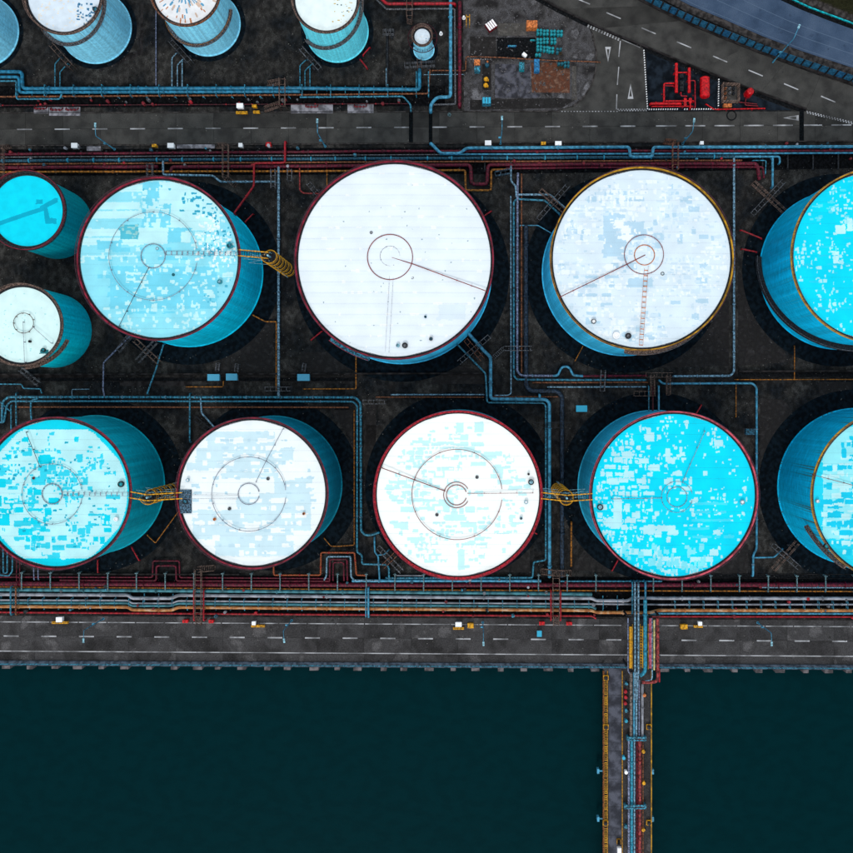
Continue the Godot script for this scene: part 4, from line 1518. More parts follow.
	t = tank("storage_tank", "brilliant white roofed tank with bold red rim and faint aqua rows", 458, 494.7, 84.5, hb, {"shell": sG, "tex": T.roof_m, "rim": M.rimbright, "apron": 4.4, "rail": M.rimred, "rimw": 0.46})
	roof_ring(t, hb, 457, 494.5, 45, M.redthin, 0.07, 0.12, 8)
	roof_ring(t, hb, 456.5, 495, 12.8, M.redthin, 0.07, 0.5, 0)
	roof_ring(t, hb, 456.5, 495, 10.0, M.redthin, 0.08, 0.3, 8)
	roof_line(t, hb, [445, 491, 415, 480, 382, 468], M.redthin, 0.09)
	roof_line(t, hb, [468, 493.5, 533, 493], M.fadepink, 0.06)
	manhole(t, hb, 531, 482, 0.75, M.darksteel, M.palesteel)
	manhole(t, hb, 528.5, 474, 0.3, M.darksteel, M.darksteel)
	manhole(t, hb, 477, 477, 0.45, M.galv, M.galv)
	manhole(t, hb, 437, 514.5, 0.45, M.galv, M.galv)
	manhole(t, hb, 526, 502, 0.5, M.palesteel, M.white)
	manhole(t, hb, 521, 518, 0.4, M.palesteel, M.galv)
	t = tank("storage_tank", "vivid cyan roofed tank speckled with pale patches, thin red rim", 673.5, 495.2, 84.5, hb, {"shell": sH, "tex": T.roof_h, "rim": M.rimpink, "apron": 4.4, "rail": M.darkrail, "rimw": 0.34})
	roof_ring(t, hb, 677, 497, 10, M.fade, 0.06, 0.0, 8)
	roof_ring(t, hb, 677, 497, 15.5, M.fade, 0.04, 0.2, 8)
	roof_line(t, hb, [683, 481, 705, 431], M.fade, 0.06)
	roof_line(t, hb, [612, 499, 662, 498], M.fade, 0.07)
	manhole(t, hb, 600, 507, 0.8, M.darksteel, M.palesteel)
	manhole(t, hb, 742, 502, 0.6, M.palesteel, M.white)
	t = tank("storage_tank", "pale cyan patchwork roofed tank with rust streaks running down its blue wall", 897, 495.6, 87, hb, {"shell": sI, "tex": T.roof_i, "rim": rimyel, "apron": 4.6, "rail": M.brownsteel})
	roof_line(t, hb, [814, 475, 860, 487], M.redthin, 0.06)
	manhole(t, hb, 826, 546, 0.75, M.darksteel, M.drum)
	manhole(t, hb, 817, 501, 0.5, M.palesteel, M.white)
	wall_stair(t, hb, 2.75, 2.2, 14.5, 19.4, M.brownsteel, M.galv)
	# pair of small tanks at the western edge
	t = tank("storage_tank", "small plain cyan roofed tank with a forked stain", 27.5, 211, 39.7, 13.6, {"shell": sT, "tex": T.roof_t1, "rim": M.darksteel, "apron": 0.0, "rail": M.rimred, "plates": false, "over": 0.5, "rimw": 0.55})
	t = tank("storage_tank", "small white roofed tank with brown rusted rim and turquoise wall", 22.5, 325, 41.5, 14.4, {"shell": sT2, "tex": T.roof_t2, "rim": M.brownsteel, "apron": 0.0, "rail": M.brownsteel, "plates": false, "over": 0.35, "rimw": 0.38})
	roof_ring(t, 14.4, 23.5, 323, 10, M.brownsteel, 0.07, 0.0, 9)
	roof_line(t, 14.4, [23, 322, 24.5, 362], M.fade, 0.05)
	roof_line(t, 14.4, [33, 327, 51, 343], M.fade, 0.05)
	manhole(t, 14.4, 44, 350, 0.55, M.darksteel, M.drum)
	manhole(t, 14.4, 30.5, 341.5, 0.35, M.darksteel, M.darksteel)
	wall_stair(t, 14.4, 0.35, 1.5, 12.0, 14.4, M.brownsteel, M.brownsteel, 0.8)
	# northern row of slimmer tanks
	var hj := 15.7
	t = tank("storage_tank", "slim tank whose roof lies beyond the corner, only its smooth blue wall showing", -58, 0, 39, hj, {"shell": sJ, "tex": T.roof_j3, "rim": M.brownsteel, "plates": false, "apron": 1.2})
	t = tank("storage_tank", "slim tank with white roof, orange rust stain and grey stair wrapping the blue wall", 64, -4, 39.5, hj, {"shell": shell_mat(paint(140, 222, 252, 1.0), 216, 0.55, 0.35), "tex": T.roof_j1, "rim": M.brownsteel, "plates": false, "apron": 1.4, "over": 0.3, "rail": M.brownsteel})
	wall_stair(t, hj, 2.6, 0.1, 9.0, 15.5, M.galv, M.brownsteel, 0.75)
	manhole(t, hj, 96, 10, 0.7, M.darksteel, M.teal)
	t = tank("storage_tank", "slim tank with rust spotted cone roof and stepped wall", 186, -8, 35.2, hj, {"shell": sJ, "tex": T.roof_j2, "rim": M.rustpipe, "plates": false, "apron": 1.4, "over": 0.25, "rise": 1.6, "rail": M.brownsteel})
	wall_stair(t, hj, 2.9, 0.1, 5.0, 9.0, M.galv, M.ochre, 0.75)
	t = tank("storage_tank", "slim tank with clean white roof and grey stair climbing the bright blue wall", 326, 0, 34, hj, {"shell": shell_mat(paint(110, 232, 252, 1.0), 215, 0.1, 0.35), "tex": T.roof_j3, "rim": M.brownsteel, "plates": false, "apron": 1.4, "over": 0.25, "rail": M.brownsteel})
	wall_stair(t, hj, 2.5, -0.2, 6.0, 15.4, M.galv, M.brownsteel, 0.75)
	t = tank("small_tank", "tiny white roofed tank ringed by walkways beside the blue main", 422.2, 36.6, 10.6, 7.4, {"shell": sJ, "tex": T.roof_j1, "rim": M.brownsteel, "plates": false, "over": 0.2, "rimw": 0.3, "rise": 0.5, "apron": 1.1})
	var rs := new_st()
	tube(rs, ring_pts(at(422.5, 38, 6.4), 3.3, 32), 0.09, 5, true)
	tube(rs, ring_pts(at(422.5, 38, 5.4), 3.3, 32), 0.09, 5, true)
	for i in 16:
		var a := TAU * i / 16.0
		var p := at(422.5, 38, 5.3)
		bar(rs, p + Vector3(cos(a) * 2.3, 0, sin(a) * 2.3), p + Vector3(cos(a) * 3.3, 0, sin(a) * 3.3), 0.1, 0.1)
	build(rs, "walkway", M.maroon, t)
	stair_tower("yellow spiral stair tower south-east of the pale aqua roofed tank", 288.5, 270.5, hb, [[239, 253.5]])
	stair_tower("yellow spiral stair tower between the patchwork tank and the blue-sheeted white tank", 180, 488, hb, [[131, 494], [184, 495]])
	stair_tower("yellow spiral stair tower between the brilliant white tank and the vivid cyan tank", 557, 488.5, hb, [[541, 495], [592, 496]])

func racks() -> void:
	rng.seed = 8
	# long rack south of the main road
	var t := thing("pipe_rack", "long rack of dark red, teal and brown pipes south of the main road", "pipe rack", pl(430, 160))
	var od := {"flange": 17.0, "support": 0.0, "drop": false}
	lay(t, "pipe", 0.8, 0.3, M.darkred, [-8, 154.3, 395, 151.2, 862, 150.7], od)
	lay(t, "pipe", 0.8, 0.15, M.galv, [-8, 157.2, 440, 154.6], od)
	lay(t, "pipe", 0.8, 0.22, M.bluepipe, [440, 154.4, 862, 153.0], od)
	lay(t, "pipe", 0.8, 0.36, M.darkteal, [-8, 160.9, 300, 158.9, 640, 157.2, 748, 156.6], {"flange": 7.0, "support": 0.0, "drop": false, "fmat": M.bluecab})
	lay(t, "pipe", 0.8, 0.2, M.rustpipe, [-8, 164.2, 300, 162.4, 742, 160.4], od)
	lay(t, "pipe", 0.8, 0.42, M.darkred, [-8, 167.6, 158, 166.8], od)
	lay(t, "pipe", 0.8, 0.42, M.darkred, [171, 172, 172, 167, 300, 166.2, 470.5, 165, 471.5, 184.2, 487, 184.2, 488, 164.8, 757, 163.6, 759.5, 180], od)
	lay(t, "pipe", 0.8, 0.24, M.ochre, [-8, 172, 300, 171.2, 465.2, 170.2, 465.6, 190.3, 491, 190.3, 491.3, 169.8, 506, 169.4], od)
	lay(t, "pipe", 0.8, 0.24, M.darkred, [506, 168.4, 600, 167.6, 763, 167.0, 764, 178], od)
	lay(t, "pipe", 0.8, 0.2, M.paleblue, [650, 167.4, 720, 167.2], od)
	for i in 34:
		var bx := 6.0 + i * 25.2
		var st := new_st()
		var y0 := edge(bx, 152.0, 149.0)
		var y1 := edge(bx, 173.5, 168.5)
		bar(st, pl(bx, y0, 0.3), pl(bx, y1, 0.3), 0.3, 0.3)
		for f in [0.0, 0.5, 1.0]:
			box(st, pl(bx, lerpf(y0, y1, f), 0.12), Vector3(0.45, 0.25, 0.45))
		build(st, "support", M.darksteel, t)
	# rack north of the main road
	t = thing("pipe_rack", "rack of thick teal pipes and a thin rusty pipe north of the main road", "pipe rack", pl(200, 92))
	lay(t, "pipe", 0.9, 0.42, M.tealmain, [-8, 71.8, 22, 71.8, 22.6, 88.6, 300, 88.2, 419.5, 89.6, 419.5, 69], od)
	lay(t, "pipe", 0.9, 0.36, M.tealmain, [-8, 77, 19, 77, 19.4, 92.4, 300, 91.6], od)
	lay(t, "pipe", 0.9, 0.2, M.teal, [-8, 81, 16.4, 81, 16.6, 99, 60, 99, 62, 93.5], od)
	lay(t, "pipe", 0.7, 0.2, M.rustpipe, [-8, 96.8, 300, 94.8, 428, 93.6, 430, 70], od)
	lay(t, "pipe", 0.9, 0.2, M.teal, [300, 97.2, 403, 96.4, 410.5, 104.5, 411, 112], {"flange": 15.0, "support": 0.0, "drop": false})
	lay(t, "pipe", 0.5, 0.13, M.maroon, [-8, 105.4, 410, 103.6], {"flange": 7.0, "support": 0.0, "drop": false, "fmat": M.red})
	for i in 29:
		var bx := 19.0 + i * 14.2
		var st := new_st()
		bar(st, pl(bx, 86.5, 0.45), pl(bx, 98.0, 0.45), 0.16, 0.2)
		bar(st, pl(bx, 87, 1.45), pl(bx, 97.0, 1.45), 0.12, 0.12) if i % 2 == 0 else bar(st, pl(bx, 96.5, 0.7), pl(bx + 2.0, 99.0, 0.2), 0.14, 0.14)
		for yy in [87.0, 97.5]:
			box(st, pl(bx, yy, 0.75 if i % 2 == 0 else 0.25), Vector3(0.2, 1.5 if i % 2 == 0 else 0.5, 0.2))
		build(st, "support", M.teal, t)
	# broad rack along the quay road
	t = thing("pipe_rack", "broad rack of dark red, teal, white and orange pipes along the quay road", "pipe rack", pl(430, 598))
	lay(t, "pipe", 0.7, 0.2, M.darkred, [-8, 577, 152.6, 577.2, 153, 560.8, 179.4, 560.8, 179.8, 577.4, 330, 578.4], od)
	lay(t, "pipe", 0.7, 0.24, M.darkred, [60, 580.2, 156.2, 580.6, 156.6, 565.6, 176, 565.6, 176.4, 580.8, 330, 581.0], od)
	lay(t, "pipe", 0.7, 0.56, M.darkred, [-8, 583.6, 426, 585.0, 862, 584.6], od)
	lay(t, "pipe", 0.7, 0.16, M.ochre, [-8, 586.8, 426, 590.0, 862, 591.4], od)
	lay(t, "pipe", 0.8, 0.4, M.seagreen, [-8, 589.6, 250, 591.2, 500, 593.0, 592, 594.2], od)
	lay(t, "pipe", 0.8, 0.4, M.whitepipe, [-8, 594.4, 128, 595.0, 132, 598.2, 172, 598.2, 178, 595.2, 300, 596.2, 592, 598.2, 596, 600.6, 628, 600.8, 633, 597.6, 655, 598.2, 862, 598.4], od)
	lay(t, "pipe", 0.8, 0.2, M.whitepipe, [-8, 600, 128, 600.4, 132, 603.2, 172, 603.2, 178, 600.8, 300, 601.8, 592, 603.9, 660, 604.6, 862, 604.4], od)
	lay(t, "pipe", 0.8, 0.3, M.seagreen, [-8, 602.8, 128, 603.0, 132, 605.8, 170, 605.8, 178, 603.4, 300, 604.6, 592, 606.6, 596, 609], od)
	lay(t, "pipe", 0.8, 0.38, M.orangepipe, [-8, 606.4, 128, 607, 132, 609.8, 172, 610.2, 178, 607.2, 300, 608.2, 592, 610.4, 596, 612.4, 650, 612.6, 658, 610.2, 862, 610.4], od)
	lay(t, "pipe", 0.7, 0.24, M.bluepipe, [650, 613.4, 862, 613.6], od)
	lay(t, "pipe", 0.6, 0.22, M.red, [-8, 612.2, 300, 614.4, 592, 616, 596, 618.6], od)
	lay(t, "pipe", 0.6, 0.22, M.red, [652, 616.4, 862, 616.8], od)
	lay(t, "pipe", 0.8, 0.36, M.bluepipe, [352, 580.8, 480, 580.6, 541, 581.0], od)
	lay(t, "pipe", 0.8, 0.2, M.teal, [560, 581.2, 662, 581.2], od)
	lay(t, "pipe", 0.8, 0.16, M.paleblue, [760, 587.4, 862, 587.6], od)
	for i in 61:
		var bx := 2.0 + i * 14.3
		if bx > 618 and bx < 662:
			continue
		var st := new_st()
		bar(st, pl(bx, edge(bx, 592.6, 596.4), 0.3), pl(bx, edge(bx, 609.0, 613.4), 0.3), 0.2, 0.24)
		bar(st, pl(bx, edge(bx, 597.4, 600.6), 1.16), pl(bx, edge(bx, 604.6, 608.2), 1.16), 0.1, 0.12)
		for yy in [edge(bx, 597.4, 600.6), edge(bx, 604.6, 608.2)]:
			box(st, pl(bx, yy, 0.6), Vector3(0.14, 1.16, 0.14))
		build(st, "support", M.teal, t)
	for i in 31:
		var bx := 25.0 + i * 28.5
		if bx > 618 and bx < 650:
			continue
		var st := new_st()
		var y0 := edge(bx, 571.0, 574.6)
		bar(st, pl(bx, y0, 1.5), pl(bx, edge(bx, 588.0, 590.5), 1.5), 0.26, 0.2)
		for f in [y0, edge(bx, 588.0, 590.5)]:
			box(st, pl(bx, f, 0.75), Vector3(0.24, 1.5, 0.24))
		bar(st, pl(bx - 1.6, y0 + 0.5, 1.56), pl(bx + 1.6, y0 + 0.5, 1.56), 0.2, 0.1)
		build(st, "portal_frame", M.frame, t)

	racks_valves()

# small valves and spools that break up the pipe runs
func racks_valves() -> void:
	rng.seed = 404
	var tmp := new_st()
	lathe(tmp, Vector3.ZERO, [[0.0, -0.5], [0.34, -0.5], [0.34, 0.0], [0.14, 0.05], [0.14, 0.45], [0.36, 0.45], [0.36, 0.52], [0.0, 0.54]], 10)
	var vm := tmp.commit()
	var kinds := [M.red, M.maroonvalve, M.maroonvalve, M.galv, M.teal, M.whitepipe, M.darksteel, M.darkteal]
	for q in [["pipe_rack", 44, 0, 853, 147.0, 170.0, -3.0, 0.85], ["pipe_rack_001", 26, 0, 410, 100.5, 106.0, -1.5, 0.55], ["pipe_rack_002", 52, 0, 853, 576.0, 614.0, 4.0, 0.9]]:
		var t: Node3D = get_node(q[0])
		for i in q[1]:
			var x := rng.randf_range(q[2], q[3])
			if q[0] == "pipe_rack_002" and x > 615 and x < 665:
				continue
			var y: float = rng.randf_range(q[4], q[5]) + q[6] * x / 853.0
			var m: Material = kinds[rng.randi() % kinds.size()] if q[0] != "pipe_rack_001" else [M.red, M.maroonvalve, M.galv][rng.randi() % 3]
			put(vm, "valve", m, t, pl(x, y, q[7]), Basis(Vector3.UP, rng.randf() * TAU).scaled(Vector3.ONE * rng.randf_range(0.6, 1.15)))

func pipes() -> void:
	rng.seed = 12
	var b := {"flange": 16.0, "support": 6.0}
	# feed pipes of the northern tanks
	for q in [["thin teal feed pipe bending up to the rust stained slim tank, outer of two", [55, 88, 55, 64, 61, 57]], ["thin teal feed pipe bending up to the rust stained slim tank, inner of two", [60, 88, 60, 72, 68, 63.5]],
			["thin pale feed pipe to the rust spotted slim tank, westernmost of three", [172, 88, 172, 58, 177, 52.5]], ["thin pale feed pipe to the rust spotted slim tank, middle of three", [177.4, 88, 177.4, 65, 183, 59]], ["thin pale feed pipe to the rust spotted slim tank, easternmost of three", [182.2, 88, 182.2, 60]],
			["thin teal feed pipe to the clean white slim tank, westernmost of three", [300, 88, 300, 65.5, 307, 59]], ["thin teal feed pipe to the clean white slim tank, middle of three", [305, 88, 305, 70.5, 313, 63]], ["thin teal feed pipe to the clean white slim tank, easternmost of three", [310, 88, 310, 67]]]:
		pipeline(q[0], 0.8, 0.13, M.teal if "teal" in q[0] else M.paleblue, q[1], {"flange": 9.0, "support": 4.0, "group": "thin feed pipes of the northern tanks"})
	pipeline("straight pale pipe running north between the two rust marked slim tanks", 0.5, 0.13, M.lilac, [156, 86, 156, -6], b)
	pipeline("straight dark drain pipe running north beside the clean white slim tank", 0.3, 0.3, M.darksteel, [387.3, 87, 387.3, 34], b)
	pipeline("short pale pipe end at the foot of the dark drain pipe", 0.7, 0.1, M.paleblue, [386.2, 87, 386.2, 68], b)
	# corner around the tiny tank
	pipeline("bright red pipe across the top edge above the tiny tank", 1.2, 0.34, M.red, [374, -8, 386.5, 3.8, 455, 3.6], b)
	pipeline("pale grey pipe framing the tiny tank's corner outside the red pipe", 0.8, 0.22, M.galv, [371, -6, 386.5, 9.2, 454.6, 8.6, 455.4, 104.2, 433, 104.6], b)
	pipeline("dark red pipe down the yard edge beside the blue main", 0.8, 0.42, M.darkred, [459.8, 2, 459.6, 106], b)
	pipeline("long bright blue main that drops past the tiny tank into the road trench", 1.1, 0.4, M.bluepipe, [450.6, -8, 450.6, 97, 437, 97.2, 430.8, 104.5, 430.6, 111], b)
	pipeline("blue main that leaves the trench and zigzags east along the main road", 1.3, 0.36, M.bluepipe, [430.6, 143, 440.5, 153.4, 460, 153.4, 466.5, 148, 629.5, 147, 630, 157, 652.6, 156.8, 653, 147.2, 862, 146.6], b)
	pipeline("thin pale pipe from the tiny tank east into the work yard", 0.5, 0.1, M.paleblue, [424, 74.6, 464, 74.4], b)
	pipeline("brown pipe kinked from the tiny tank valves to the work yard", 0.5, 0.14, M.rustpipe, [432, 70.4, 465.6, 70.6, 466, 56.6, 500, 57.4, 552, 60.5, 600, 62], {"flange": 6.0, "support": 5.0})
	pipeline("short twin feed pipe under the tiny tank, western", 0.8, 0.16, M.teal, [416.4, 90, 416.4, 71], b)
	pipeline("short twin feed pipe under the tiny tank, eastern", 0.8, 0.16, M.teal, [428.6, 96, 428.6, 71], b)
	# between road rack and the north row
	pipeline("bright red fire pipe stepping from the main road down to the aqua tank", 1.7, 0.24, M.red, [285, 141, 285, 162.6, 254, 163.4, 253.8, 186, 234, 213.5], {"flange": 8.0, "support": 9.0, "smat": M.red})
	pipeline("pale blue pipe hugging the north of the aqua tank", 0.9, 0.24, M.paleblue, [163, 160.5, 163.2, 174.6, 213, 175.6, 220.5, 181.8, 275, 181.6], b)
	pipeline("long straight pale blue pipe running south between aqua tank and large white tank", 0.9, 0.3, M.paleblue, [278.6, 165.5, 278.6, 396], {"flange": 11.0, "support": 6.0})
	pipeline("dark red hooked pipe at the north-west of the large white tank", 0.7, 0.17, M.redthin, [299.6, 167.5, 299.8, 190, 303.5, 193.2, 319, 193.6], b)
	pipeline("thin ochre pipe stub above the large white tank", 0.6, 0.12, M.ochre, [327, 172, 327, 186], b)
	# bundle running south between large white tank and pale blue tank
	pipeline("pale pipe of the north-south bundle, westernmost, ending in a westward bend", 0.7, 0.16, M.paleblue, [510.8, 196, 511, 393.6, 508, 395.4, 495, 395.4], b)
	pipeline("teal pipe of the north-south bundle that bends east under the U-shaped loop", 0.7, 0.24, M.teal, [560, 214.5, 545, 200.4, 516.4, 199, 513.8, 202, 513.8, 376, 517, 379.6, 560, 379.8, 646, 380], b)
	pipeline("lilac pipe of the north-south bundle leading into the raised loop", 0.8, 0.26, M.lilac, [518, 173, 517.6, 186, 517.2, 371.5, 521.5, 375.6, 553, 375.8], {"flange": 7.0, "support": 6.0, "fmat": M.paleblue})
	pipeline("teal expansion loop arched like a horseshoe south of the pale blue tank", 0.8, 0.28, M.bluepipe, [553, 375.8, 558, 375.4, 560.6, 369, 563, 366.6, 567.6, 366.6, 570.4, 369, 572.8, 375.4, 583, 376], {"flange": 0.0, "support": 0.0, "bend": 1.0})
	pipeline("dark red pipe carrying on east from the horseshoe loop", 0.8, 0.26, M.darkred, [583, 376, 647, 375.6], b)
	pipeline("rusty thin pipe of the north-south bundle", 0.6, 0.17, M.rustpipe, [521.6, 174, 521.6, 372], b)
	pipeline("dark blue duct of the north-south bundle stepping down to the quay rack", 0.5, 0.5, M.navy, [526, 226, 526, 385.5, 530, 391, 557, 391, 562, 396, 562, 576], {"flange": 12.0, "support": 7.0})
	pipeline("rusty pipe running east below the horseshoe loop", 0.6, 0.2, M.rustpipe, [533, 382.6, 648, 382.2], b)
	pipeline("pale speckled pipe running east below the rusty pipe", 0.6, 0.18, M.paleblue, [548, 387, 646, 386.8], {"flange": 5.0, "support": 6.0})
	pipeline("white-blue branch pipe from the bundle to the pale blue tank", 0.8, 0.24, M.paleblue, [518, 194.6, 550, 194.6, 566, 209], b)
	pipeline("thin blue branch pipe low on the pale blue tank's west side", 0.6, 0.12, M.bluepipe, [520, 225.4, 538, 225.4, 551, 233], b)
	pipeline("pale pipe stub dropping from the road rack into the bundle", 0.9, 0.22, M.paleblue, [511, 163, 511, 181, 515.6, 186, 516.4, 196], b)
	# bright pair from the large white tank to the quay
	pipeline("thick bright teal pipe from the large white tank stepping down to the quay rack", 1.0, 0.4, M.bluepipe, [467.7, 332.5, 484, 351, 490.6, 357, 490.6, 399, 546, 399.6, 549.4, 403, 549.6, 577], b)
	pipeline("thinner teal companion pipe stepping down beside the thick teal pipe", 0.8, 0.22, M.teal, [457.4, 344.5, 485.6, 373.6, 487.2, 402.6, 543.6, 403, 545.8, 406, 545.8, 560, 533.6, 562, 532.6, 577.6, 386, 578], b)
	pipeline("short stub standing off the thick teal pipe's corner", 1.0, 0.28, M.bluepipe, [539.6, 399, 539.6, 394.4], {"flange": 0.0, "support": 0.0})
	pipeline("pale speckled pipe south of the large white tank", 0.5, 0.16, M.paleblue, [391, 394.6, 484, 394.6], {"flange": 4.0, "support": 6.0})
	pipeline("thin rusty pipe south of the large white tank", 0.4, 0.14, M.rustpipe, [376, 397, 484, 397.2], b)
	pipeline("thin rusty pipe crossing beneath the thick teal pipe", 0.4, 0.12, M.rustpipe, [492, 396.8, 558, 396.8], b)
	# middle rack between the rows
	pipeline("upper teal pipe of the middle rack that turns south past the blue-sheeted tank", 0.9, 0.28, M.teal, [2, 421, 2.6, 402, 8, 397, 200, 397.2, 355, 397.4, 360.6, 402.6, 361, 530.5, 365, 535, 371, 535, 379, 532.5], {"flange": 8.0, "support": 6.0, "fmat": M.paleblue})
	pipeline("lower teal pipe of the middle rack turning south just inside its neighbour", 0.9, 0.22, M.teal, [-8, 422.6, 4, 422.2, 7, 405, 11, 401.2, 200, 401.3, 353, 401.6, 357.2, 405.6, 357, 552, 362, 555, 362, 564, 387, 564.6, 389, 568, 389, 580], {"flange": 10.0, "support": 6.0, "fmat": M.paleblue})
	pipeline("orange-brown pipe of the middle rack", 0.5, 0.2, M.rustpipe, [18, 407, 348, 407.4], b)
	pipeline("thin ochre pipe running south beside the teal pair", 0.4, 0.12, M.ochre, [354.2, 410, 354.2, 545, 339, 546.2, 331, 546.2, 324, 538], b)
	pipeline("teal pipe dropping from the middle rack east of the patchwork tank", 0.9, 0.2, M.teal, [189.8, 393.5, 189.8, 442], b)
	pipeline("pale slanting pipe from the middle rack to the blue-sheeted tank", 0.9, 0.2, M.paleblue, [200.6, 398, 201.6, 413, 214, 427], b)
	pipeline("teal pipe stub from the middle rack to the patchwork tank", 0.9, 0.2, M.teal, [37.5, 398.5, 31.2, 400.5, 30.6, 409, 31.6, 420], b)
	pipeline("pale bent pipe from the aqua tank's south-west foot to the middle rack", 0.9, 0.18, M.lilac, [131, 335, 103.6, 362.5, 103, 389, 104.5, 397], b)
	pipeline("teal slanting pipe from the aqua tank's foot to the middle rack", 0.9, 0.2, M.teal, [163.6, 344, 156, 369, 147, 394], b)
	pipeline("thin teal pipe along the western edge above the middle rack", 0.5, 0.15, M.teal, [-8, 384, 21.5, 384.2, 23.5, 388.4, 40.6, 388.8, 41.6, 393], b)
	pipeline("short pale pipe lying above the middle rack", 0.6, 0.12, M.paleblue, [72, 399, 72, 389.4, 88, 389.2], b)
	for q in [["western upright teal pipe at the frame's edge by the patchwork tank", [16, 393, 16.2, 426]], ["second upright teal pipe at the frame's edge by the patchwork tank", [11, 405, 11.2, 434]], ["slanting thin teal pipe at the frame's edge by the patchwork tank", [-6, 396, 10, 411]]]:
		pipeline(q[0], 0.8, 0.16, M.teal, q[1], b)
	for q in [["outer teal hairpin pipe south-west of the patchwork tank", [-2, 541, -0.5, 575, 9, 576, 12.4, 571, 12.6, 552]], ["inner teal hairpin pipe south-west of the patchwork tank", [3, 543, 3.4, 573, 7.2, 573, 7.4, 546]]]:
		pipeline(q[0], 0.9, 0.17, M.teal, q[1], b)
	for q in [["thin dark red riser pipe below the patchwork tank, first", [16.5, 548, 16.6, 582]], ["thin dark red riser pipe below the patchwork tank, second", [20, 552, 19.6, 582]], ["thin lilac riser pipe below the patchwork tank", [33.6, 564, 34, 580]], ["thin pale riser pipe below the patchwork tank", [38, 566, 38.2, 580]]]:
		pipeline(q[0], 0.9, 0.12, M.darkred if "red" in q[0] else M.lilac, q[1], b)
	# loops beside the quay rack
	pipeline("outer orange and red loop pipe over the quay rack", 1.0, 0.2, M.ochredash, [273.6, 565, 273.8, 575, 320.6, 575, 321, 552.4, 354.6, 552.6, 356.4, 575, 366, 575.4], {"flange": 5.0, "support": 5.0, "fmat": M.red})
	pipeline("pale blue loop pipe nested inside the orange loop", 1.0, 0.2, M.paleblue, [324, 580, 326.4, 576, 326.8, 556.6, 350.6, 556.4, 351, 577, 355, 580.4, 380, 580.6], b)
	pipeline("larger dark red hoop nested inside the pale blue loop", 0.9, 0.2, M.darkred, [329.6, 581, 330, 559.4, 347, 559.2, 347.4, 581], b)
	pipeline("smaller dark red hoop nested innermost in the loops", 0.9, 0.2, M.darkred, [333, 581, 333.2, 562.4, 343.6, 562.2, 344, 581], b)
	pipeline("teal pipe wriggling from the brilliant white tank to the quay rack", 0.9, 0.2, M.bluepipe, [374.4, 537, 374.8, 552, 378.2, 556, 379.6, 580], b)
	pipeline("short teal pipe below the brilliant white tank joining the wriggling pipe", 0.8, 0.15, M.bluepipe, [377.6, 555, 384, 554.6, 389, 549.6], b)
	pipeline("pale thin pipe above the quay rack under the brilliant white tank", 1.0, 0.14, M.whitepipe, [396, 575.4, 424, 575.6], b)
	for q in [["twin teal pipes stepping over the quay rack, slender one", 365.6, 0.12], ["twin teal pipes stepping over the quay rack, stout one", 368.2, 0.24]]:
		pipeline(q[0], 1.9, q[2], M.bluepipe, [q[1], 588, q[1] + 0.2, 617.4], {"flange": 0.0, "support": 0.0, "bend": 0.5})
	for q in [["teal pipe stepping over the western quay rack", 10.6, "teal"], ["rusty pipe stepping over the western quay rack", 15.8, "rustpipe"]]:
		pipeline(q[0], 1.9, 0.2, M[q[2]], [q[1], 587, q[1], 615], {"flange": 0.0, "support": 0.0, "bend": 0.5})
	# east block
	pipeline("pale blue speckled pipe running south beside the pale blue tank then west", 0.8, 0.26, M.paleblue, [734, 157, 734, 371.5, 730.5, 375.8, 674, 376.2], {"flange": 5.0, "support": 6.0})
	pipeline("bright teal pipe running east then south past the vivid cyan tank", 0.8, 0.26, M.bluepipe, [659.4, 380.4, 662.6, 383.6, 752.6, 383.2, 756.6, 387.4, 756.6, 549, 753.2, 555, 753, 576], {"flange": 6.0, "support": 6.0, "fmat": M.paleblue})
	pipeline("short teal branch from the southbound pipe toward the rust streaked tank", 0.8, 0.2, M.bluepipe, [753.4, 557.6, 774, 557.2, 783, 549], b)
	pipeline("blue pipe along the road rack with a dropped end north of the crossed platform", 1.0, 0.24, M.bluepipe, [734.4, 156.6, 779.6, 156.6, 779.8, 163], b)
	pipeline("stout blue pipe dropping south onto the crossed platform by the cyan yellow-rimmed tank", 0.9, 0.28, M.bluepipe, [772.6, 157.5, 772.6, 187], b)
	pipeline("thin teal pipe beside the dark red bend", 0.7, 0.13, M.teal, [753, 160.4, 766, 160.4, 765.4, 174], b)
	pipeline("thin ochre pipe running east along the bund", 0.4, 0.12, M.ochre, [735, 379.6, 862, 379.4], b)
	pipeline("thin ochre pipe from the stair-banded cyan tank to the bund", 0.4, 0.12, M.ochre, [794.6, 346, 794.4, 379], b)
	pipeline("thin ochre pipe running south beside the teal elbow", 0.4, 0.12, M.ochre, [736, 384, 736, 417], b)
	pipeline("ochre pipe leaving the aqua tank's east foot and running south", 0.5, 0.16, M.ochre, [252.8, 315, 265.4, 321.6, 276.4, 321.6, 276.2, 390], b)
	pipeline("ochre angle pipe south of the large white tank", 0.5, 0.14, M.ochre, [303, 389, 356, 388.8, 356, 354], b)
	pipeline("ochre pipe beside the two blue cabinets", 0.4, 0.13, M.ochre, [186, 386.8, 223.2, 386.8, 223.4, 381], b)
	pipeline("yellow-brown upright pipe west of the vivid cyan tank", 0.6, 0.22, M.ochre, [571.4, 522, 571.2, 566], b)
	pipeline("thin ochre pipe slanting from the pale blue tank's south foot", 0.4, 0.11, M.ochre, [583, 346, 575, 361], b)
	pipeline("ochre angled pipe at the east foot of the patchwork tank", 0.5, 0.13, M.ochre, [147, 535, 155.4, 543, 178, 512], b)
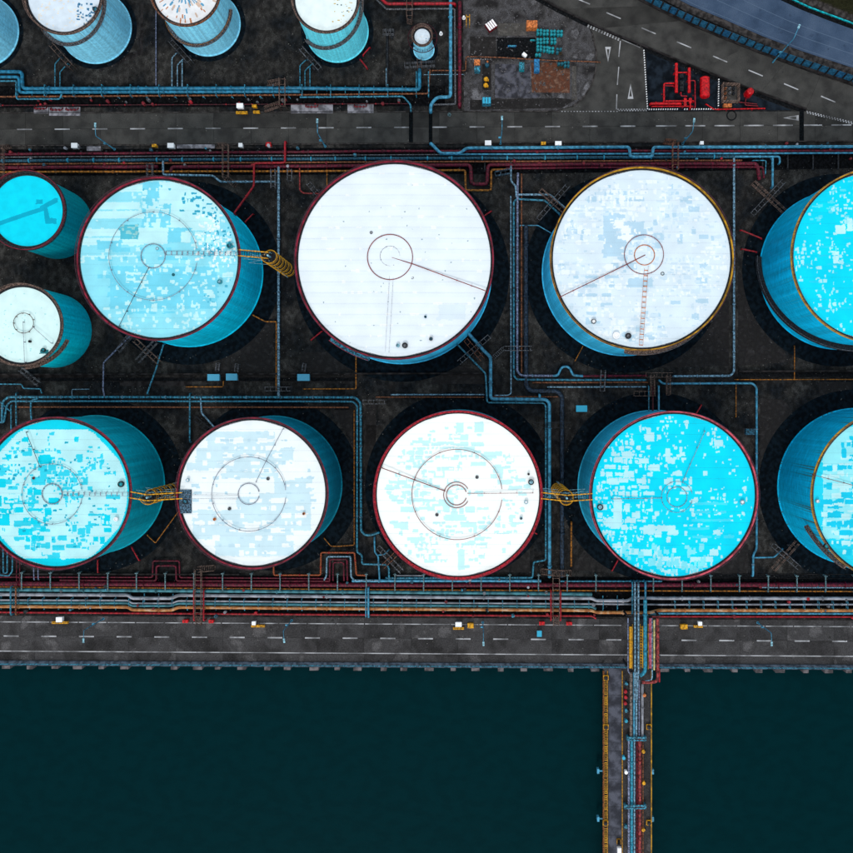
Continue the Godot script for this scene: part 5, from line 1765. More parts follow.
	for q in [["upright teal pipe above the vivid cyan tank, western", 648.8, "teal", 0.16], ["upright rusty pipe above the vivid cyan tank", 652.8, "maroon", 0.2], ["upright teal pipe above the vivid cyan tank, eastern", 658.8, "bluepipe", 0.22]]:
		pipeline(q[0], 0.8, q[3], M[q[2]], [q[1], 386, q[1], 415], b)
	# red foam pipes at the tank feet
	for q in [["red foam pipe stub north-east of the aqua tank", [253, 214, 245, 222]], ["red foam pipe stub at the south-west of the large white tank", [322, 331, 311, 340]], ["red foam pipe stub at the north-east of the large white tank", [484, 216, 491.5, 211]],
			["red foam pipe stub west of the stair-banded cyan tank, upper", [741, 230, 762, 238.6]], ["red foam pipe stub west of the stair-banded cyan tank, lower", [742, 249, 757, 252]], ["red foam pipe stub above the vivid cyan tank", [696, 414, 701.6, 405]],
			["red foam pipe stub at the south-west of the vivid cyan tank", [618, 560, 612, 571]], ["red foam pipe stub at the south-east of the brilliant white tank", [529, 529, 537, 534]], ["red foam pipe stub below the patchwork tank", [131.5, 547, 139, 560.5]],
			["red foam pipe stub at the foot of the clean white slim tank, lower", [360, 59, 367, 68]], ["red foam pipe stub at the foot of the clean white slim tank, upper", [363, 55, 370, 47]], ["red foam riser between the patchwork tank and the quay rack", [97.6, 560, 97.8, 573]]]:
		pipeline(q[0], 0.7, 0.17, M.red, q[1], {"flange": 2.2, "support": 0.0, "group": "red foam pipe stubs at the tanks"})

func furniture() -> void:
	# low bund walls between the tank cells
	for q in [["low dark bund wall below the north row, western stretch", -8, 374.6, 484, 373.4], ["low dark bund wall below the stair-banded cyan tank", 738, 371.4, 862, 371.0], ["low dark bund wall above the quay rack, western stretch", -8, 573.4, 240, 573.8]]:
		var c := pl(q[1], q[2])
		var t := thing("bund_wall", q[0], "wall", c)
		var n := int((q[3] - q[1]) / 32.0)
		for k in n:
			var st := new_st()
			var a := pl(lerpf(q[1], q[3], float(k) / n) + 0.1, lerpf(q[2], q[4], float(k) / n), 0.45)
			var b := pl(lerpf(q[1], q[3], float(k + 1) / n) - 0.1, lerpf(q[2], q[4], float(k + 1) / n), 0.45)
			bar(st, a, b, 0.35, 0.9)
			build(st, "wall_panel", M.bund, t)
	for q in [["black drain gutter along the western bund wall", -8, 379.4, 356, 379.4, 3.4], ["black drain gutter along the bund wall below the stair-banded cyan tank", 738, 374.6, 862, 374.4, 4.6], ["dark drain strip north of the quay rack", 640, 575.4, 862, 576.6, 4.0]]:
		var t := thing("drain_gutter", q[0], "drain", pl(q[1], q[2]))
		var st := new_st()
		bar(st, pl(q[1], q[2], 0.02), pl(q[3], q[4], 0.02), q[5] * S, 0.06)
		build(st, "gutter_bed", M.dark, t)
		st = new_st()
		for sg in [-1.0, 1.0]:
			bar(st, pl(q[1], q[2] + sg * q[5] * 0.55, 0.06), pl(q[3], q[4] + sg * q[5] * 0.55, 0.06), 0.1, 0.12)
		build(st, "gutter_edge", M.bund, t)
	# concrete equipment pads by the roads with pump skids
	for q in [["pale concrete pad with red valves, western of the stepped pair by the main road", 41.5, 110.4, 14.5, 6.4, 1], ["pale concrete pad with red valves, lower of the stepped pair by the main road", 65, 111.6, 31, 8.6, 2], ["pale concrete pad with a red pipe bracket by the main road, larger of two", 312, 108.6, 42, 9.6, 1], ["pale concrete pad with a red pipe bracket by the main road, smaller of two", 360.6, 108.4, 26, 9.4, 1],
			["grey concrete strip along the main road's south kerb", 196, 146.6, 38, 4.0, 0], ["grey concrete strip south of the main road near the blue lamp", 94, 148.8, 14, 4.4, 0]]:
		var c := pl(q[1], q[2])
		var t := thing("concrete_pad", q[0], "concrete pad", c)
		var st := new_st()
		box(st, c + Vector3.UP * 0.09, Vector3(q[3] * S, 0.18, q[4] * S))
		build(st, "slab", M.concrete, t)
		for k in q[5]:
			st = new_st()
			var p := c + Vector3((k - (q[5] - 1) * 0.5) * 3.6, 0, -0.15)
			tube(st, fillet([p + Vector3(-1.4, 0.15, -0.7), p + Vector3(-1.4, 0.7, 0), p + Vector3(1.4, 0.7, 0), p + Vector3(1.4, 0.15, -0.7)], 0.3), 0.13, 6)
			for m in 3:
				box(st, p + Vector3(-0.8 + m * 0.8, 0.75, 0), Vector3(0.26, 0.5, 0.4))
			build(st, "valve_bracket", M.maroonvalve, t)
	# white and yellow cabinets with rails
	for q in [["white cabinet south of the main road, nearest the western edge", 76.7, 147, 5.6, 4.4, "white"], ["white cabinet south of the main road, west of the brown walkway", 172.4, 147, 5.8, 4.2, "white"], ["small white cabinet south of the main road beside the brown walkway", 241.8, 146.6, 3.4, 3.4, "white"],
			["white cabinet on the north kerb above the yellow rails", 241.2, 107.4, 6.0, 4.2, "white"], ["white cabinet south of the main road beside the straight lamp", 488, 144.4, 5.8, 4.2, "white"], ["white cabinet south of the main road east of the straight lamp", 557.8, 144.8, 5.8, 3.6, "white"],
			["small white cabinet south of the main road east of the brown ladder walkway", 700.5, 144.4, 3.0, 2.8, "white"], ["white cabinet on the quay road above a yellow rail, farthest west", 61.5, 618.4, 5.6, 4.4, "white"], ["round-topped white cabinet on the quay road left of a red hose box", 255, 622, 3.2, 3.2, "white"],
			["white cabinet on the quay road beside an orange cabinet", 458.6, 623.2, 5.8, 4.0, "white"], ["small white cabinet on the quay road east of the pipe bridge", 698.8, 622.4, 3.4, 3.4, "white"],
			["small yellow box on the south kerb of the main road, western", 156, 147, 4.0, 2.2, "yellow"], ["small yellow box on the north kerb beside the white cabinet", 255.6, 107.6, 4.0, 2.2, "yellow"], ["small yellow box on the south kerb of the main road, eastern", 543, 144.8, 4.2, 2.4, "yellow"],
			["orange cabinet on the quay road beside a white cabinet", 470.6, 624.4, 5.4, 4.4, "yellow"], ["orange cabinet on the quay road just east of the pipe bridge", 682.8, 625.6, 6.4, 4.2, "yellow"],
			["blue cabinet south of the aqua tank, western of the pair", 215, 377.6, 11.4, 6.0, "palecab"], ["blue cabinet south of the aqua tank, eastern of the pair", 233, 377.2, 10.6, 6.2, "palecab"], ["blue cabinet south-west of the large white tank", 304.4, 377.6, 11.6, 6.2, "palecab"], ["blue cabinet north-west of the vivid cyan tank", 581, 408.6, 10.4, 5.8, "bluecab"], ["dark blue cabinet north-east of the vivid cyan tank", 748.6, 431.6, 8.8, 5.6, "darkteal"],
			["red hydrant box at the quay walkway, first", 187, 620, 5.0, 2.6, "firered"], ["red hydrant box at the quay walkway, second", 212.6, 620.2, 4.2, 2.8, "firered"], ["red hydrant box beside the eastern quay walkway, first", 541.6, 622.2, 5.0, 2.8, "firered"], ["red hydrant box beside the eastern quay walkway, second", 568.6, 622.4, 5.2, 2.6, "firered"], ["red hydrant box on the main road's south kerb", 269.6, 145.8, 4.6, 3.4, "firered"]]:
		cabinet(q[0], q[1], q[2], q[3] * S, q[4] * S, 1.1, M[q[5]], M[q[5]])
	for q in [["yellow guard rail in front of the western quay cabinet", 61.5, 622.4, 16.0], ["yellow guard rail in front of the round-topped quay cabinet", 258.8, 625.8, 13.4], ["yellow guard rail beside the orange and white quay cabinets", 458.6, 628.2, 11.0], ["yellow guard rail east of the pipe bridge", 697.4, 626.2, 9.0], ["yellow guard rail on the north kerb of the main road, larger", 242.6, 114.4, 11.4], ["yellow guard rail on the north kerb of the main road, smaller", 257.2, 113.8, 6.2]]:
		barrier(q[0], q[1], q[2], q[3] * S, M.yellow)
	# little steps and brackets behind the blue cabinets
	for q in [["short steel steps behind the western blue cabinet of the pair", 218.6, 367], ["short steel steps behind the eastern blue cabinet of the pair", 237.6, 368], ["short steel steps behind the blue cabinet by the large white tank", 304.6, 367.6]]:
		var t := thing("steel_steps", q[0], "steps", pl(q[1], q[2]))
		ladder(t, "flight", pl(q[1] - 0.8, q[2] + 4, 0.2), pl(q[1] + 0.8, q[2] - 4, 0.9), 0.75, M.galv, 0.4, 0.5)
	# lamps
	lamp("blue street lamp on the south kerb of the main road, farthest west", 114.6, 149.4, 10.0, 0.0, -2.0)
	lamp("blue street lamp on the south kerb above the large white tank", 325.2, 146.4, 10.0, 0.0, -2.2)
	lamp("straight blue street lamp on the south kerb east of the trenches", 500.4, 143.6, 10.0, 0.0, -2.2)
	lamp("blue street lamp on the south kerb below the red fire pumps", 682.6, 143.6, 9.0, 0.2, -2.0)
	lamp("tall blue lamp standing at the noise barrier", 772.6, 62.4, 13.0, 0.9, -2.2)
	lamp("blue street lamp on the quay road, farthest west", 103.4, 618.8, 10.0, 0.0, 1.9)
	lamp("blue street lamp on the quay road below the loop pipes", 291.8, 620.4, 9.0, 0.2, 1.8)
	lamp("blue street lamp on the quay road beside the orange cabinet", 482.8, 622.4, 9.0, 0.0, 2.0)
	lamp("blue street lamp on the quay road, farthest east", 757.6, 622.6, 9.0, 0.0, 2.0)
	# crossovers
	crossover("brown crossover walkway with two flights of stairs over the northern teal rack", 282.5, 79, 282.5, 106, 2.2, M.brownsteel, [[279, 82.5, 268, 84.5], [279, 105, 265, 110]], 1.3)
	crossover("brown crossover walkway over the dark red rack west of the red fire pipe", 226, 145, 226, 178, 2.2, M.brownsteel, [[226, 146, 217, 146.5], [226, 178, 236, 186]], 1.3)
	crossover("rust brown ladder walkway over the road rack above the yellow rimmed tank", 675, 143, 675, 170, 2.2, M.ruststeel, [[675, 143, 664, 142]], 1.3)
	crossover("brown crossover walkway over the quay rack south of the blue-sheeted tank", 198.6, 569.5, 198.6, 616, 2.4, M.brownsteel, [[198.6, 569, 215, 567.6], [198.6, 616, 199.4, 624]], 1.5)
	crossover("brown crossover walkway over the quay rack with red side pipes", 556, 573, 556, 616, 2.4, M.brownsteel, [[556, 573, 571, 572.6], [556, 573, 541, 571], [556, 616, 556, 625]], 1.5)
	crossover("grey crossover walkway over the bright red top pipe", 409.5, -6, 409.5, 18, 2.0, M.brownsteel, [[409.5, 18, 409.5, 24]], 1.3)
	crossover("grey gangway along the western frame edge over the road rack", 2, 148, 2, 176, 2.0, M.brownsteel, [[2, 148, 11, 147]], 1.0)
	crossover("small ladder walkway beside the pale blue pipe north of the aqua tank", 150.5, 164, 150.5, 178, 1.8, M.galv, [], 1.2)
	crossover("twin ladder walkway on the road rack west of the long straight pipe", 273.5, 170, 273.5, 189, 1.8, M.galv, [], 1.0)
	crossover("twin ladder walkway on the road rack east of the long straight pipe", 290, 170, 290, 181, 1.8, M.galv, [], 1.0)
	crossover("thin gangway across the north-south bundle", 503.5, 348.5, 532, 348.5, 1.8, M.galv, [[503.5, 348.5, 493, 358]], 1.0)
	crossover("thin gangway across the thick teal pair", 535, 425, 570, 425, 1.8, M.darksteel, [], 1.2)
	crossover("grey gangway over the pipes where the horseshoe line ends", 602, 391, 603, 370, 1.8, M.galv, [], 1.0)
	crossover("brown gangway junction north-west of the vivid cyan tank", 646, 375, 672, 375, 1.8, M.brownsteel, [[652, 375, 652.6, 396], [668, 375, 668, 395]], 1.0)
	crossover("low loop gangway west of the gangway junction", 634, 393.6, 655, 393.6, 1.5, M.brownsteel, [], 1.1)
	crossover("thin gangway over the middle rack beside the long straight pipe", 265, 389, 291, 389, 1.7, M.galv, [], 0.9)
	crossover("thin gangway at the pipe corner south-west of the large white tank", 363, 402, 386, 402, 1.7, M.galv, [], 0.9)
	# red side pipes of the quay walkways
	for q in [["red pipe west of the blue-sheeted tank's quay walkway", 193.8], ["red pipe east of the blue-sheeted tank's quay walkway", 203.6], ["red pipe west of the eastern quay walkway", 551], ["red pipe east of the eastern quay walkway", 560.6]]:
		pipeline(q[0], 2.0, 0.18, M.red, [q[1], 590, q[1], 621], {"flange": 0.0, "support": 0.0, "bend": 0.5})
	# crossed platforms at the tank valves
	platform("dark platform at the foot of the rust stained slim tank", 64.5, 58.5, 0.83, 30, 8, M.brownsteel, M.darksteel)
	platform("dark platform at the foot of the rust spotted slim tank", 182.5, 54, 0.83, 30, 8, M.galv, M.darksteel)
	platform("dark platform at the foot of the clean white slim tank", 311.5, 61, 0.83, 28, 8, M.galv, M.darksteel)
	platform("crossed steel platform at the pale blue tank's north-west foot", 552.5, 203.5, -0.85, 44, 34, M.galv, M.brownsteel)
	platform("crossed steel platform at the stair-banded cyan tank's north-west foot", 766, 199, -0.82, 44, 42, M.galv, M.brownsteel)
	platform("crossed steel platform at the rust streaked tank's south-west foot", 783, 555, -0.85, 36, 34, M.brownsteel, M.galv)
	platform("crossed steel platform at the brilliant white tank's south-west foot", 390.6, 558.4, 0.8, 34, 20, M.galv, M.ruststeel)
	platform("crossed steel platform at the large white tank's south-east foot", 474, 350, 0.86, 26, 40, M.ruststeel, M.galv)
	platform("tangled steel platform at the aqua tank's south foot", 149.5, 352, 0.75, 34, 26, M.brownsteel, M.galv)
	platform("steel platform at the aqua tank's south-west foot", 128, 342, -0.9, 24, 8, M.galv, M.darksteel)
	platform("short steel ladder at the small white tank's foot", 33, 377, 0.7, 24, 6, M.galv, M.darksteel)
	platform("steel platform under the tiny tank", 420, 67, -0.06, 30, 10, M.galv, M.brownsteel)
	platform("faint steel platform at the blue-sheeted tank's north-west foot", 205, 425, 0.7, 22, 6, M.darksteel, M.darksteel)
	platform("short steel ladder at the large white tank's north-west foot", 314, 190, 0.85, 14, 4, M.galv, M.darksteel)
	platform("small steel frame on the drain beside the clean white slim tank", 389, 35, 0.0, 11, 4, M.galv, M.galv)
	platform("short slanted ladder south of the road rack near the bundle", 503, 174, -0.18, 16, 4, M.bluesteel, M.darksteel)

func drum_pallet(label: String, x: float, y: float, n: int, m: Material) -> void:
	var c := pl(x, y)
	var t := thing("drum_pallet", label, "drum pallet", c, "pallets of teal drums in the work yard")
	var st := new_st()
	for k in 5:
		box(st, c + Vector3(-0.6 + k * 0.3, 0.3, 0), Vector3(0.2, 0.04, 1.3))
	for k in 3:
		box(st, c + Vector3(0, 0.23, -0.55 + k * 0.55), Vector3(1.4, 0.1, 0.12))
	build(st, "pallet", M.wood, t)
	for k in n:
		var p: Vector3 = c + Vector3(-0.37 + (k % 2) * 0.74, 0.32, -0.37 + int(k / 2.0) * 0.74)
		st = new_st()
		lathe(st, p, [[0.33, 0.0], [0.33, 0.28], [0.345, 0.3], [0.33, 0.32], [0.33, 0.58], [0.345, 0.6], [0.33, 0.62], [0.33, 0.9], [0.31, 0.9], [0.31, 0.86], [0.0, 0.86]], 16)
		build(st, "drum", m, t)

func crate_box(called: String, label: String, cat: String, x: float, y: float, w: float, d: float, h: float, turn: float, m: Material, lidm: Material, slats: int) -> void:
	var c := pl(x, y)
	var t := thing(called, label, cat, c)
	var bs := Basis(Vector3.UP, turn)
	var st := new_st()
	box(st, c + Vector3.UP * (h * 0.5 + 0.08), Vector3(w, h, d), bs)
	build(st, "body", m, t)
	for k in slats:
		st = new_st()
		box(st, c + bs * Vector3(-w * 0.5 + w * (k + 0.5) / slats, h + 0.11, 0), Vector3(w / slats * 0.7, 0.08, d * 0.96), bs)
		build(st, "lid_panel", lidm, t)
	st = new_st()
	for sx in [-1.0, 1.0]:
		box(st, c + bs * Vector3(sx * w * 0.36, 0.04, 0), Vector3(0.16, 0.1, d * 0.9), bs)
	build(st, "skid", M.darksteel, t)

func yards() -> void:
	rng.seed = 21
	# work yard ground
	var g := structure("yard_pavement")
	var st := new_st()
	slab(st, poly([463, -10, 522, -10, 558, 10, 588, 26, 592.5, 36, 596, 52, 595.6, 70, 591, 86, 583, 97.4, 572, 106, 556, 110.6, 464, 111.6]), -0.2, 0.03)
	build(st, "yard_surface", M.yard, g)
	for q in [[[497, 23.4, 527, 23.4, 527, 35.6, 498, 35.8], "patch"], [[470, 36.4, 496, 36.8, 496, 56, 470, 55.6], "patch2"], [[496.6, 37.6, 536, 37.4, 536, 59, 497, 58.6], "dark"], [[531, 62.6, 570, 62.2, 569.6, 93, 532, 92.4], "rustslab"], [[482, 64, 491, 64, 491.4, 90, 482.4, 90], "patch2"],
			[[495, 64, 530, 64, 531, 93, 540, 94, 540, 98, 495, 98], "concretedim"], [[470, 100, 560, 98, 575, 100, 562, 108, 470, 110], "patch2"], [[572, 66, 576, 66, 577, 100, 572, 100], "patch"]]:
		decal(g, "yard_patch", q[0], 0.036, M[q[1]])
	for i in 9:
		decal(g, "yard_marking", [470.5 + i * 2.4, 58.8, 471.6 + i * 2.4, 58.8, 471.6 + i * 2.4, 59.8, 470.5 + i * 2.4, 59.8], 0.045, M.lineworn)
	# drums
	var names := ["first", "second", "third", "fourth"]
	var rowsd := [["beside the orange container", [[539, 33.8], [545.4, 34.4], [552.6, 34.8], [559.4, 35]]], ["in the middle row", [[539, 43], [545.4, 42.4], [553, 42.6]]], ["in the row nearest the drain line", [[539, 50], [545.4, 50.8], [550.8, 51.6]]]]
	for r in rowsd:
		for k in r[1].size():
			drum_pallet("%s pallet of teal drums from the west %s" % [names[k], r[0]], r[1][k][0], r[1][k][1], 4, M.drum)
	drum_pallet("pallet of two teal drums lying apart below the rows", 537.8, 58.2, 2, M.drum)
	drum_pallet("dark teal drum pallet east of the rows beside a rusty patch", 558.6, 52.6, 3, M.darkdrum)
	drum_pallet("pallet of dark teal drums above the rust red slab, larger", 566.2, 66, 4, M.darkdrum)
	drum_pallet("pallet of dark teal drums above the rust red slab, smaller", 560, 67, 2, M.darkdrum)
	crate_box("container", "orange container at the top of the drum rows", "container", 531.4, 27.6, 10.8 * S, 7.4 * S, 1.8, 0.0, M.orange, M.orange, 2)
	crate_box("skip", "blue skip with ribbed top beside the rust red slab", "skip", 536.4, 67.6, 5.2 * S, 12.6 * S, 1.3, 0.0, M.brightblue, M.brightblue, 2)
	crate_box("skip", "small teal skip west of the ribbed blue skip", "skip", 521.4, 68.2, 5.0 * S, 8.0 * S, 1.1, 0.0, M.drum, M.teal, 2)
	crate_box("crate", "tilted white and maroon crate at the top of the work yard", "crate", 491, 27.4, 9.6 * S, 8.2 * S, 1.2, 0.62, M.maroonvalve, M.white, 4)
	crate_box("pump_unit", "half orange half blue machine box at the yard's western fence", "machine", 477, 65, 5.8 * S, 5.8 * S, 1.5, 0.0, M.orange, M.orange, 1)
	crate_box("pump_unit", "blue grey machine box below the half orange one", "machine", 477.2, 71, 5.6 * S, 5.6 * S, 1.4, 0.0, M.teal, M.teal, 1)
	crate_box("cabin", "light blue roofed cabin at the yard's south-west corner", "cabin", 486.4, 103.4, 8.6 * S, 6.4 * S, 1.9, 0.0, M.teal, M.bluecab, 3)
	crate_box("small_box", "tilted white box in the dark bay of the yard", "box", 524.4, 56, 4.6 * S, 3.0 * S, 0.8, -0.7, M.white, M.white, 1)
	crate_box("steel_beam", "blue beam lying in the dark bay of the yard", "beam", 512, 46.6, 8.2 * S, 1.6 * S, 0.3, 0.0, M.brightblue, M.teal, 1)
	crate_box("small_box", "cyan plank end poking from the drum rows", "box", 532.6, 40.8, 5.0 * S, 1.3 * S, 0.3, 0.0, M.drum, M.drum, 1)
	# two yellow ball-topped machines
	for q in [["yellow round machine at the western yard fence, upper", 486, 80.4], ["yellow round machine at the western yard fence, lower", 485.6, 86.4]]:
		var c := pl(q[1], q[2])
		var t := thing("compressor", q[0], "machine", c)
		st = new_st()
		box(st, c + Vector3.UP * 0.2, Vector3(1.2, 0.3, 1.0))
		build(st, "skid", M.darksteel, t)
		st = new_st()
		lathe(st, c + Vector3.UP * 0.35, [[0.2, 0.0], [0.52, 0.2], [0.56, 0.45], [0.45, 0.75], [0.25, 0.88], [0.0, 0.92]], 16)
		build(st, "drum", M.yellow, t)
		st = new_st()
		lathe(st, c + Vector3(0.5, 0.3, 0.3), [[0.16, 0.0], [0.16, 0.9], [0.0, 0.95]], 10)
		build(st, "cylinder", M.yellow, t)
	var cyl := pl(487, 66)
	var ct := thing("gas_bottle", "dark blue bottle with orange cap by the western yard fence", "bottle", cyl)
	st = new_st()
	lathe(st, cyl, [[0.5, 0.0], [0.5, 0.9], [0.36, 1.1], [0.0, 1.15]], 16)
	build(st, "body", M.darkteal, ct)
	st = new_st()
	lathe(st, cyl + Vector3(0.1, 1.1, -0.5), [[0.22, 0.0], [0.22, 0.25], [0.0, 0.3]], 12)
	build(st, "cap", M.orange, ct)
	# yellow frame and bollard by the dark red pipe
	var fr := thing("lifting_frame", "small yellow frame beside the dark red pipe at the yard's edge", "frame", pl(468, 23))
	for dx in [-1.6, 1.6]:
		st = new_st()
		bar(st, pl(468 + dx, 18, 0.05), pl(468 + dx, 18, 1.6), 0.12, 0.12)
		bar(st, pl(468 + dx, 28, 0.05), pl(468 + dx, 28, 1.6), 0.12, 0.12)
		bar(st, pl(468 + dx, 17.6, 1.6), pl(468 + dx, 28.4, 1.6), 0.2, 0.12)
		build(st, "side_frame", M.darkyellow, fr)
	st = new_st()
	bar(st, pl(466.4, 20, 1.66), pl(469.6, 20, 1.66), 0.2, 0.12)
	build(st, "crossbar", M.darkyellow, fr)
	for q in [["white round bollard beside the yellow frame", 463.8, 18.2], ["white round bollard by the tiny tank", 441, 34], ["teal-topped bollard on the main road's north kerb", 449.4, 114.8]]:
		var c := pl(q[1], q[2])
		var t := thing("bollard", q[0], "bollard", c)
		st = new_st()
		lathe(st, c, [[0.42, 0.0], [0.42, 0.12], [0.26, 0.14], [0.26, 0.9], [0.18, 1.02], [0.0, 1.06]], 14)
		build(st, "post", M.white if "white" in q[0] else M.frame, t)
	# small rubble lying about the yard
	var sc := new_st()
	for i in 420:
		var px := rng.randf_range(466, 590)
		var py := rng.randf_range(0, 108)
		if py < 24 and px > 545 or px > 580:
			continue
		var s := rng.randf_range(0.06, 0.26)
		box(sc, pl(px, py, 0.03 + s * 0.3), Vector3(s * rng.randf_range(0.8, 2.6), s * 0.7, s), Basis(Vector3.UP, rng.randf() * TAU))
	var rb := build(sc, "rubble", M.rubble, self)
	rb.set_meta("kind", "stuff")
	rb.set_meta("label", "scattered pale rubble and scrap on the work yard ground")
	rb.set_meta("category", "rubble")
	# fire pump compound
	var fg := structure("pump_yard_pavement")
	st = new_st()
	slab(st, poly([646, 51.5, 700, 74.5, 760, 98, 792, 110.2, 648, 110.8]), -0.2, 0.03)
	build(st, "yard_surface", M.slate, fg)
	var fp := thing("fire_pump_manifold", "bright red fire pump manifold of upright headers and long pipes", "pump manifold", pl(675, 90))
	for q in [[674.8, 66, 674.8, 95, 0.36], [687.6, 70.4, 687.6, 95, 0.34]]:
		st = new_st()
		tube(st, PackedVector3Array([pl(q[0], q[1], 1.5), pl(q[2], q[3], 1.5)]), q[4], 10)
		for f in [0.12, 0.85]:
			bar(st, pl(q[0], lerpf(q[1], q[3], f), 0.0), pl(q[0], lerpf(q[1], q[3], f), 1.4), 0.2, 0.3)
		build(st, "header", M.firered, fp)
	for q in [[[651, 103.6, 681, 103.6], 0.9, 0.3], [[652, 106.4, 693, 106.2], 0.6, 0.16], [[664, 101.4, 664, 83.4, 674.6, 83.2], 1.3, 0.2], [[665, 101, 694, 100.8], 1.1, 0.16], [[674.8, 72.6, 687.6, 72.4], 1.3, 0.16], [[687.6, 80.4, 695, 80.6, 695.2, 107], 1.2, 0.13],
			[[664, 85.6, 674.6, 86], 1.0, 0.12], [[690, 99, 690.4, 108], 1.0, 0.2], [[681, 92, 681, 96, 687, 96], 1.2, 0.14], [[706, 104, 714, 109.4, 765, 108.4], 0.5, 0.15]]:
		lay(fp, "pipe", q[1], q[2], M.firered if q[2] > 0.14 else M.red, q[0], {"flange": 3.0, "support": 4.0, "smat": M.maroonvalve})
	for i in 5:
		st = new_st()
		var p := pl(684 + (i % 2) * 5.0, 101 + int(i / 2.0) * 2.6)
		lathe(st, p, [[0.2, 0.0], [0.2, 1.1], [0.36, 1.1], [0.36, 1.2], [0.0, 1.22]], 10)
		build(st, "valve", M.firered, fp)
	for q in [[680.5, 76.5], [681, 84.6], [680.8, 90]]:
		st = new_st()
		box(st, pl(q[0], q[1], 0.5), Vector3(0.9, 1.0, 1.1))
		box(st, pl(q[0], q[1], 1.05), Vector3(0.5, 0.2, 0.6))
		build(st, "pump", M.darksteel, fp)
	# horizontal foam vessel with domed ends
	var vs := thing("pressure_vessel", "fat bright red horizontal foam vessel beside the manifold", "vessel", pl(703, 90))
	st = new_st()
	var n := 20
	var prof := []
	for k in 13:
		var a := -PI / 2 + PI * k / 12.0
		prof.append([cos(a) * 1.12, sin(a) * 0.55 + (-2.0 if k < 6 else 2.0)])
	var tmp := new_st()
	lathe(tmp, Vector3.ZERO, prof, 24)
	var mesh := tmp.commit()
	put(mesh, "body", M.firered, vs, pl(703, 89.8, 1.5), Basis(Vector3.RIGHT, Vector3(0, 0, 1), Vector3(0, -1, 0)))
	for f in [-1.3, 1.3]:
		st = new_st()
		box(st, pl(703, 89.8, 0.3) + Vector3(0, 0, f), Vector3(1.8, 0.7, 0.3))
		build(st, "saddle", M.maroonvalve, vs)
	st = new_st()
	lathe(st, pl(703, 93, 2.5), [[0.3, 0.0], [0.3, 0.25], [0.0, 0.27]], 12)
	build(st, "manway", M.red, vs)
	var dm := thing("foam_tank", "small upright bright red tank at the compound's eastern end", "tank", pl(747.4, 94))
	st = new_st()
	lathe(st, pl(747.4, 94.6), [[0.84, 0.0], [0.84, 2.1], [0.75, 2.35], [0.5, 2.55], [0.0, 2.65]], 24)
	build(st, "body", M.firered, dm)
	st = new_st()
	lathe(st, pl(747.4, 94.6), [[1.0, 0.0], [1.0, 0.15], [0.84, 0.15]], 24)
	build(st, "base", M.maroonvalve, dm)
	lay(dm, "pipe", 0.6, 0.14, M.maroonvalve, [746, 98, 745, 105, 758, 106], {"flange": 2.0, "support": 0.0})
	lay(dm, "pipe", 0.5, 0.12, M.maroonvalve, [738, 102, 757, 104], {"flange": 2.0, "support": 0.0})
	# timbered hut frame between vessel and foam tank
	var ht := thing("equipment_cage", "rusty open-topped equipment cage east of the red vessel", "cage", pl(729, 95))
	for sd in 4:
		st = new_st()
		var cx := 729.0
		var cy := 94.6
		var cs := [Vector2(cx - 8, cy - 9), Vector2(cx + 8, cy - 8), Vector2(cx + 8, cy + 9), Vector2(cx - 8, cy + 9)]
		var a: Vector2 = cs[sd]; var b: Vector2 = cs[(sd + 1) % 4]
		for lv in [0.5, 1.2, 1.9]:
			bar(st, pl(a.x, a.y, lv), pl(b.x, b.y, lv), 0.16, 0.12)
		bar(st, pl(a.x, a.y, 0.0), pl(a.x, a.y, 1.95), 0.16, 0.16)
		build(st, "cage_side", M.brownsteel, ht)
	st = new_st()
	box(st, pl(729, 95, 0.06), Vector3(3.6, 0.1, 3.9))
	build(st, "floor_plate", M.patch, ht)
	for i in 7:
		st = new_st()
		var p := pl(724.5 + (i % 3) * 4.2, 89.5 + int(i / 3.0) * 4.8)
		lathe(st, p, [[0.34, 0.1], [0.34, 0.7], [0.2, 0.9], [0.2, 1.3], [0.0, 1.35]], 10)
		build(st, "canister", [M.rustpipe, M.galv, M.darksteel][i % 3], ht)
	st = new_st()
	box(st, pl(726.6, 106.6, 0.5), Vector3(1.9, 0.9, 0.7))
	build(st, "tool_box", M.orange, ht)
	# post-and-chain fences round the compound
	for q in [["white post and chain fence on the compound's west side", 643.6, 51, 647.2, 109, 25], ["white post and chain fence on the compound's south side, western", 649, 109.8, 677, 109.6, 13], ["white post and chain fence on the compound's south side, eastern", 684.4, 109.6, 717.6, 109.4, 15], ["white post and chain fence beside the equipment cage", 718.4, 80, 718, 106, 12]]:
		var t := thing("chain_fence", q[0], "fence", pl(q[1], q[2]))
		for k in q[5]:
			var f: float = float(k) / (q[5] - 1)
			put(T.post_mesh, "post", M.white, t, pl(lerpf(q[1], q[3], f), lerpf(q[2], q[4], f), 0.22))
		st = new_st()
		bar(st, pl(q[1], q[2], 0.3), pl(q[3], q[4], 0.3), 0.03, 0.03)
		build(st, "chain", M.darksteel, t)
	# round manhole lid set in the road
	var ml := thing("road_manhole", "dark round mound of a manhole cover on the main road below the cage", "manhole", pl(731.4, 115.6))
	st = new_st()
	lathe(st, pl(731.4, 115.6), [[0.95, 0.06], [0.9, 0.16], [0.6, 0.2], [0.0, 0.22]], 24)
	build(st, "cover", M.road2, ml)
	st = new_st()
	lathe(st, pl(731.4, 115.6), [[1.2, 0.06], [1.2, 0.09], [0.95, 0.1]], 24)
	build(st, "collar", M.dark, ml)

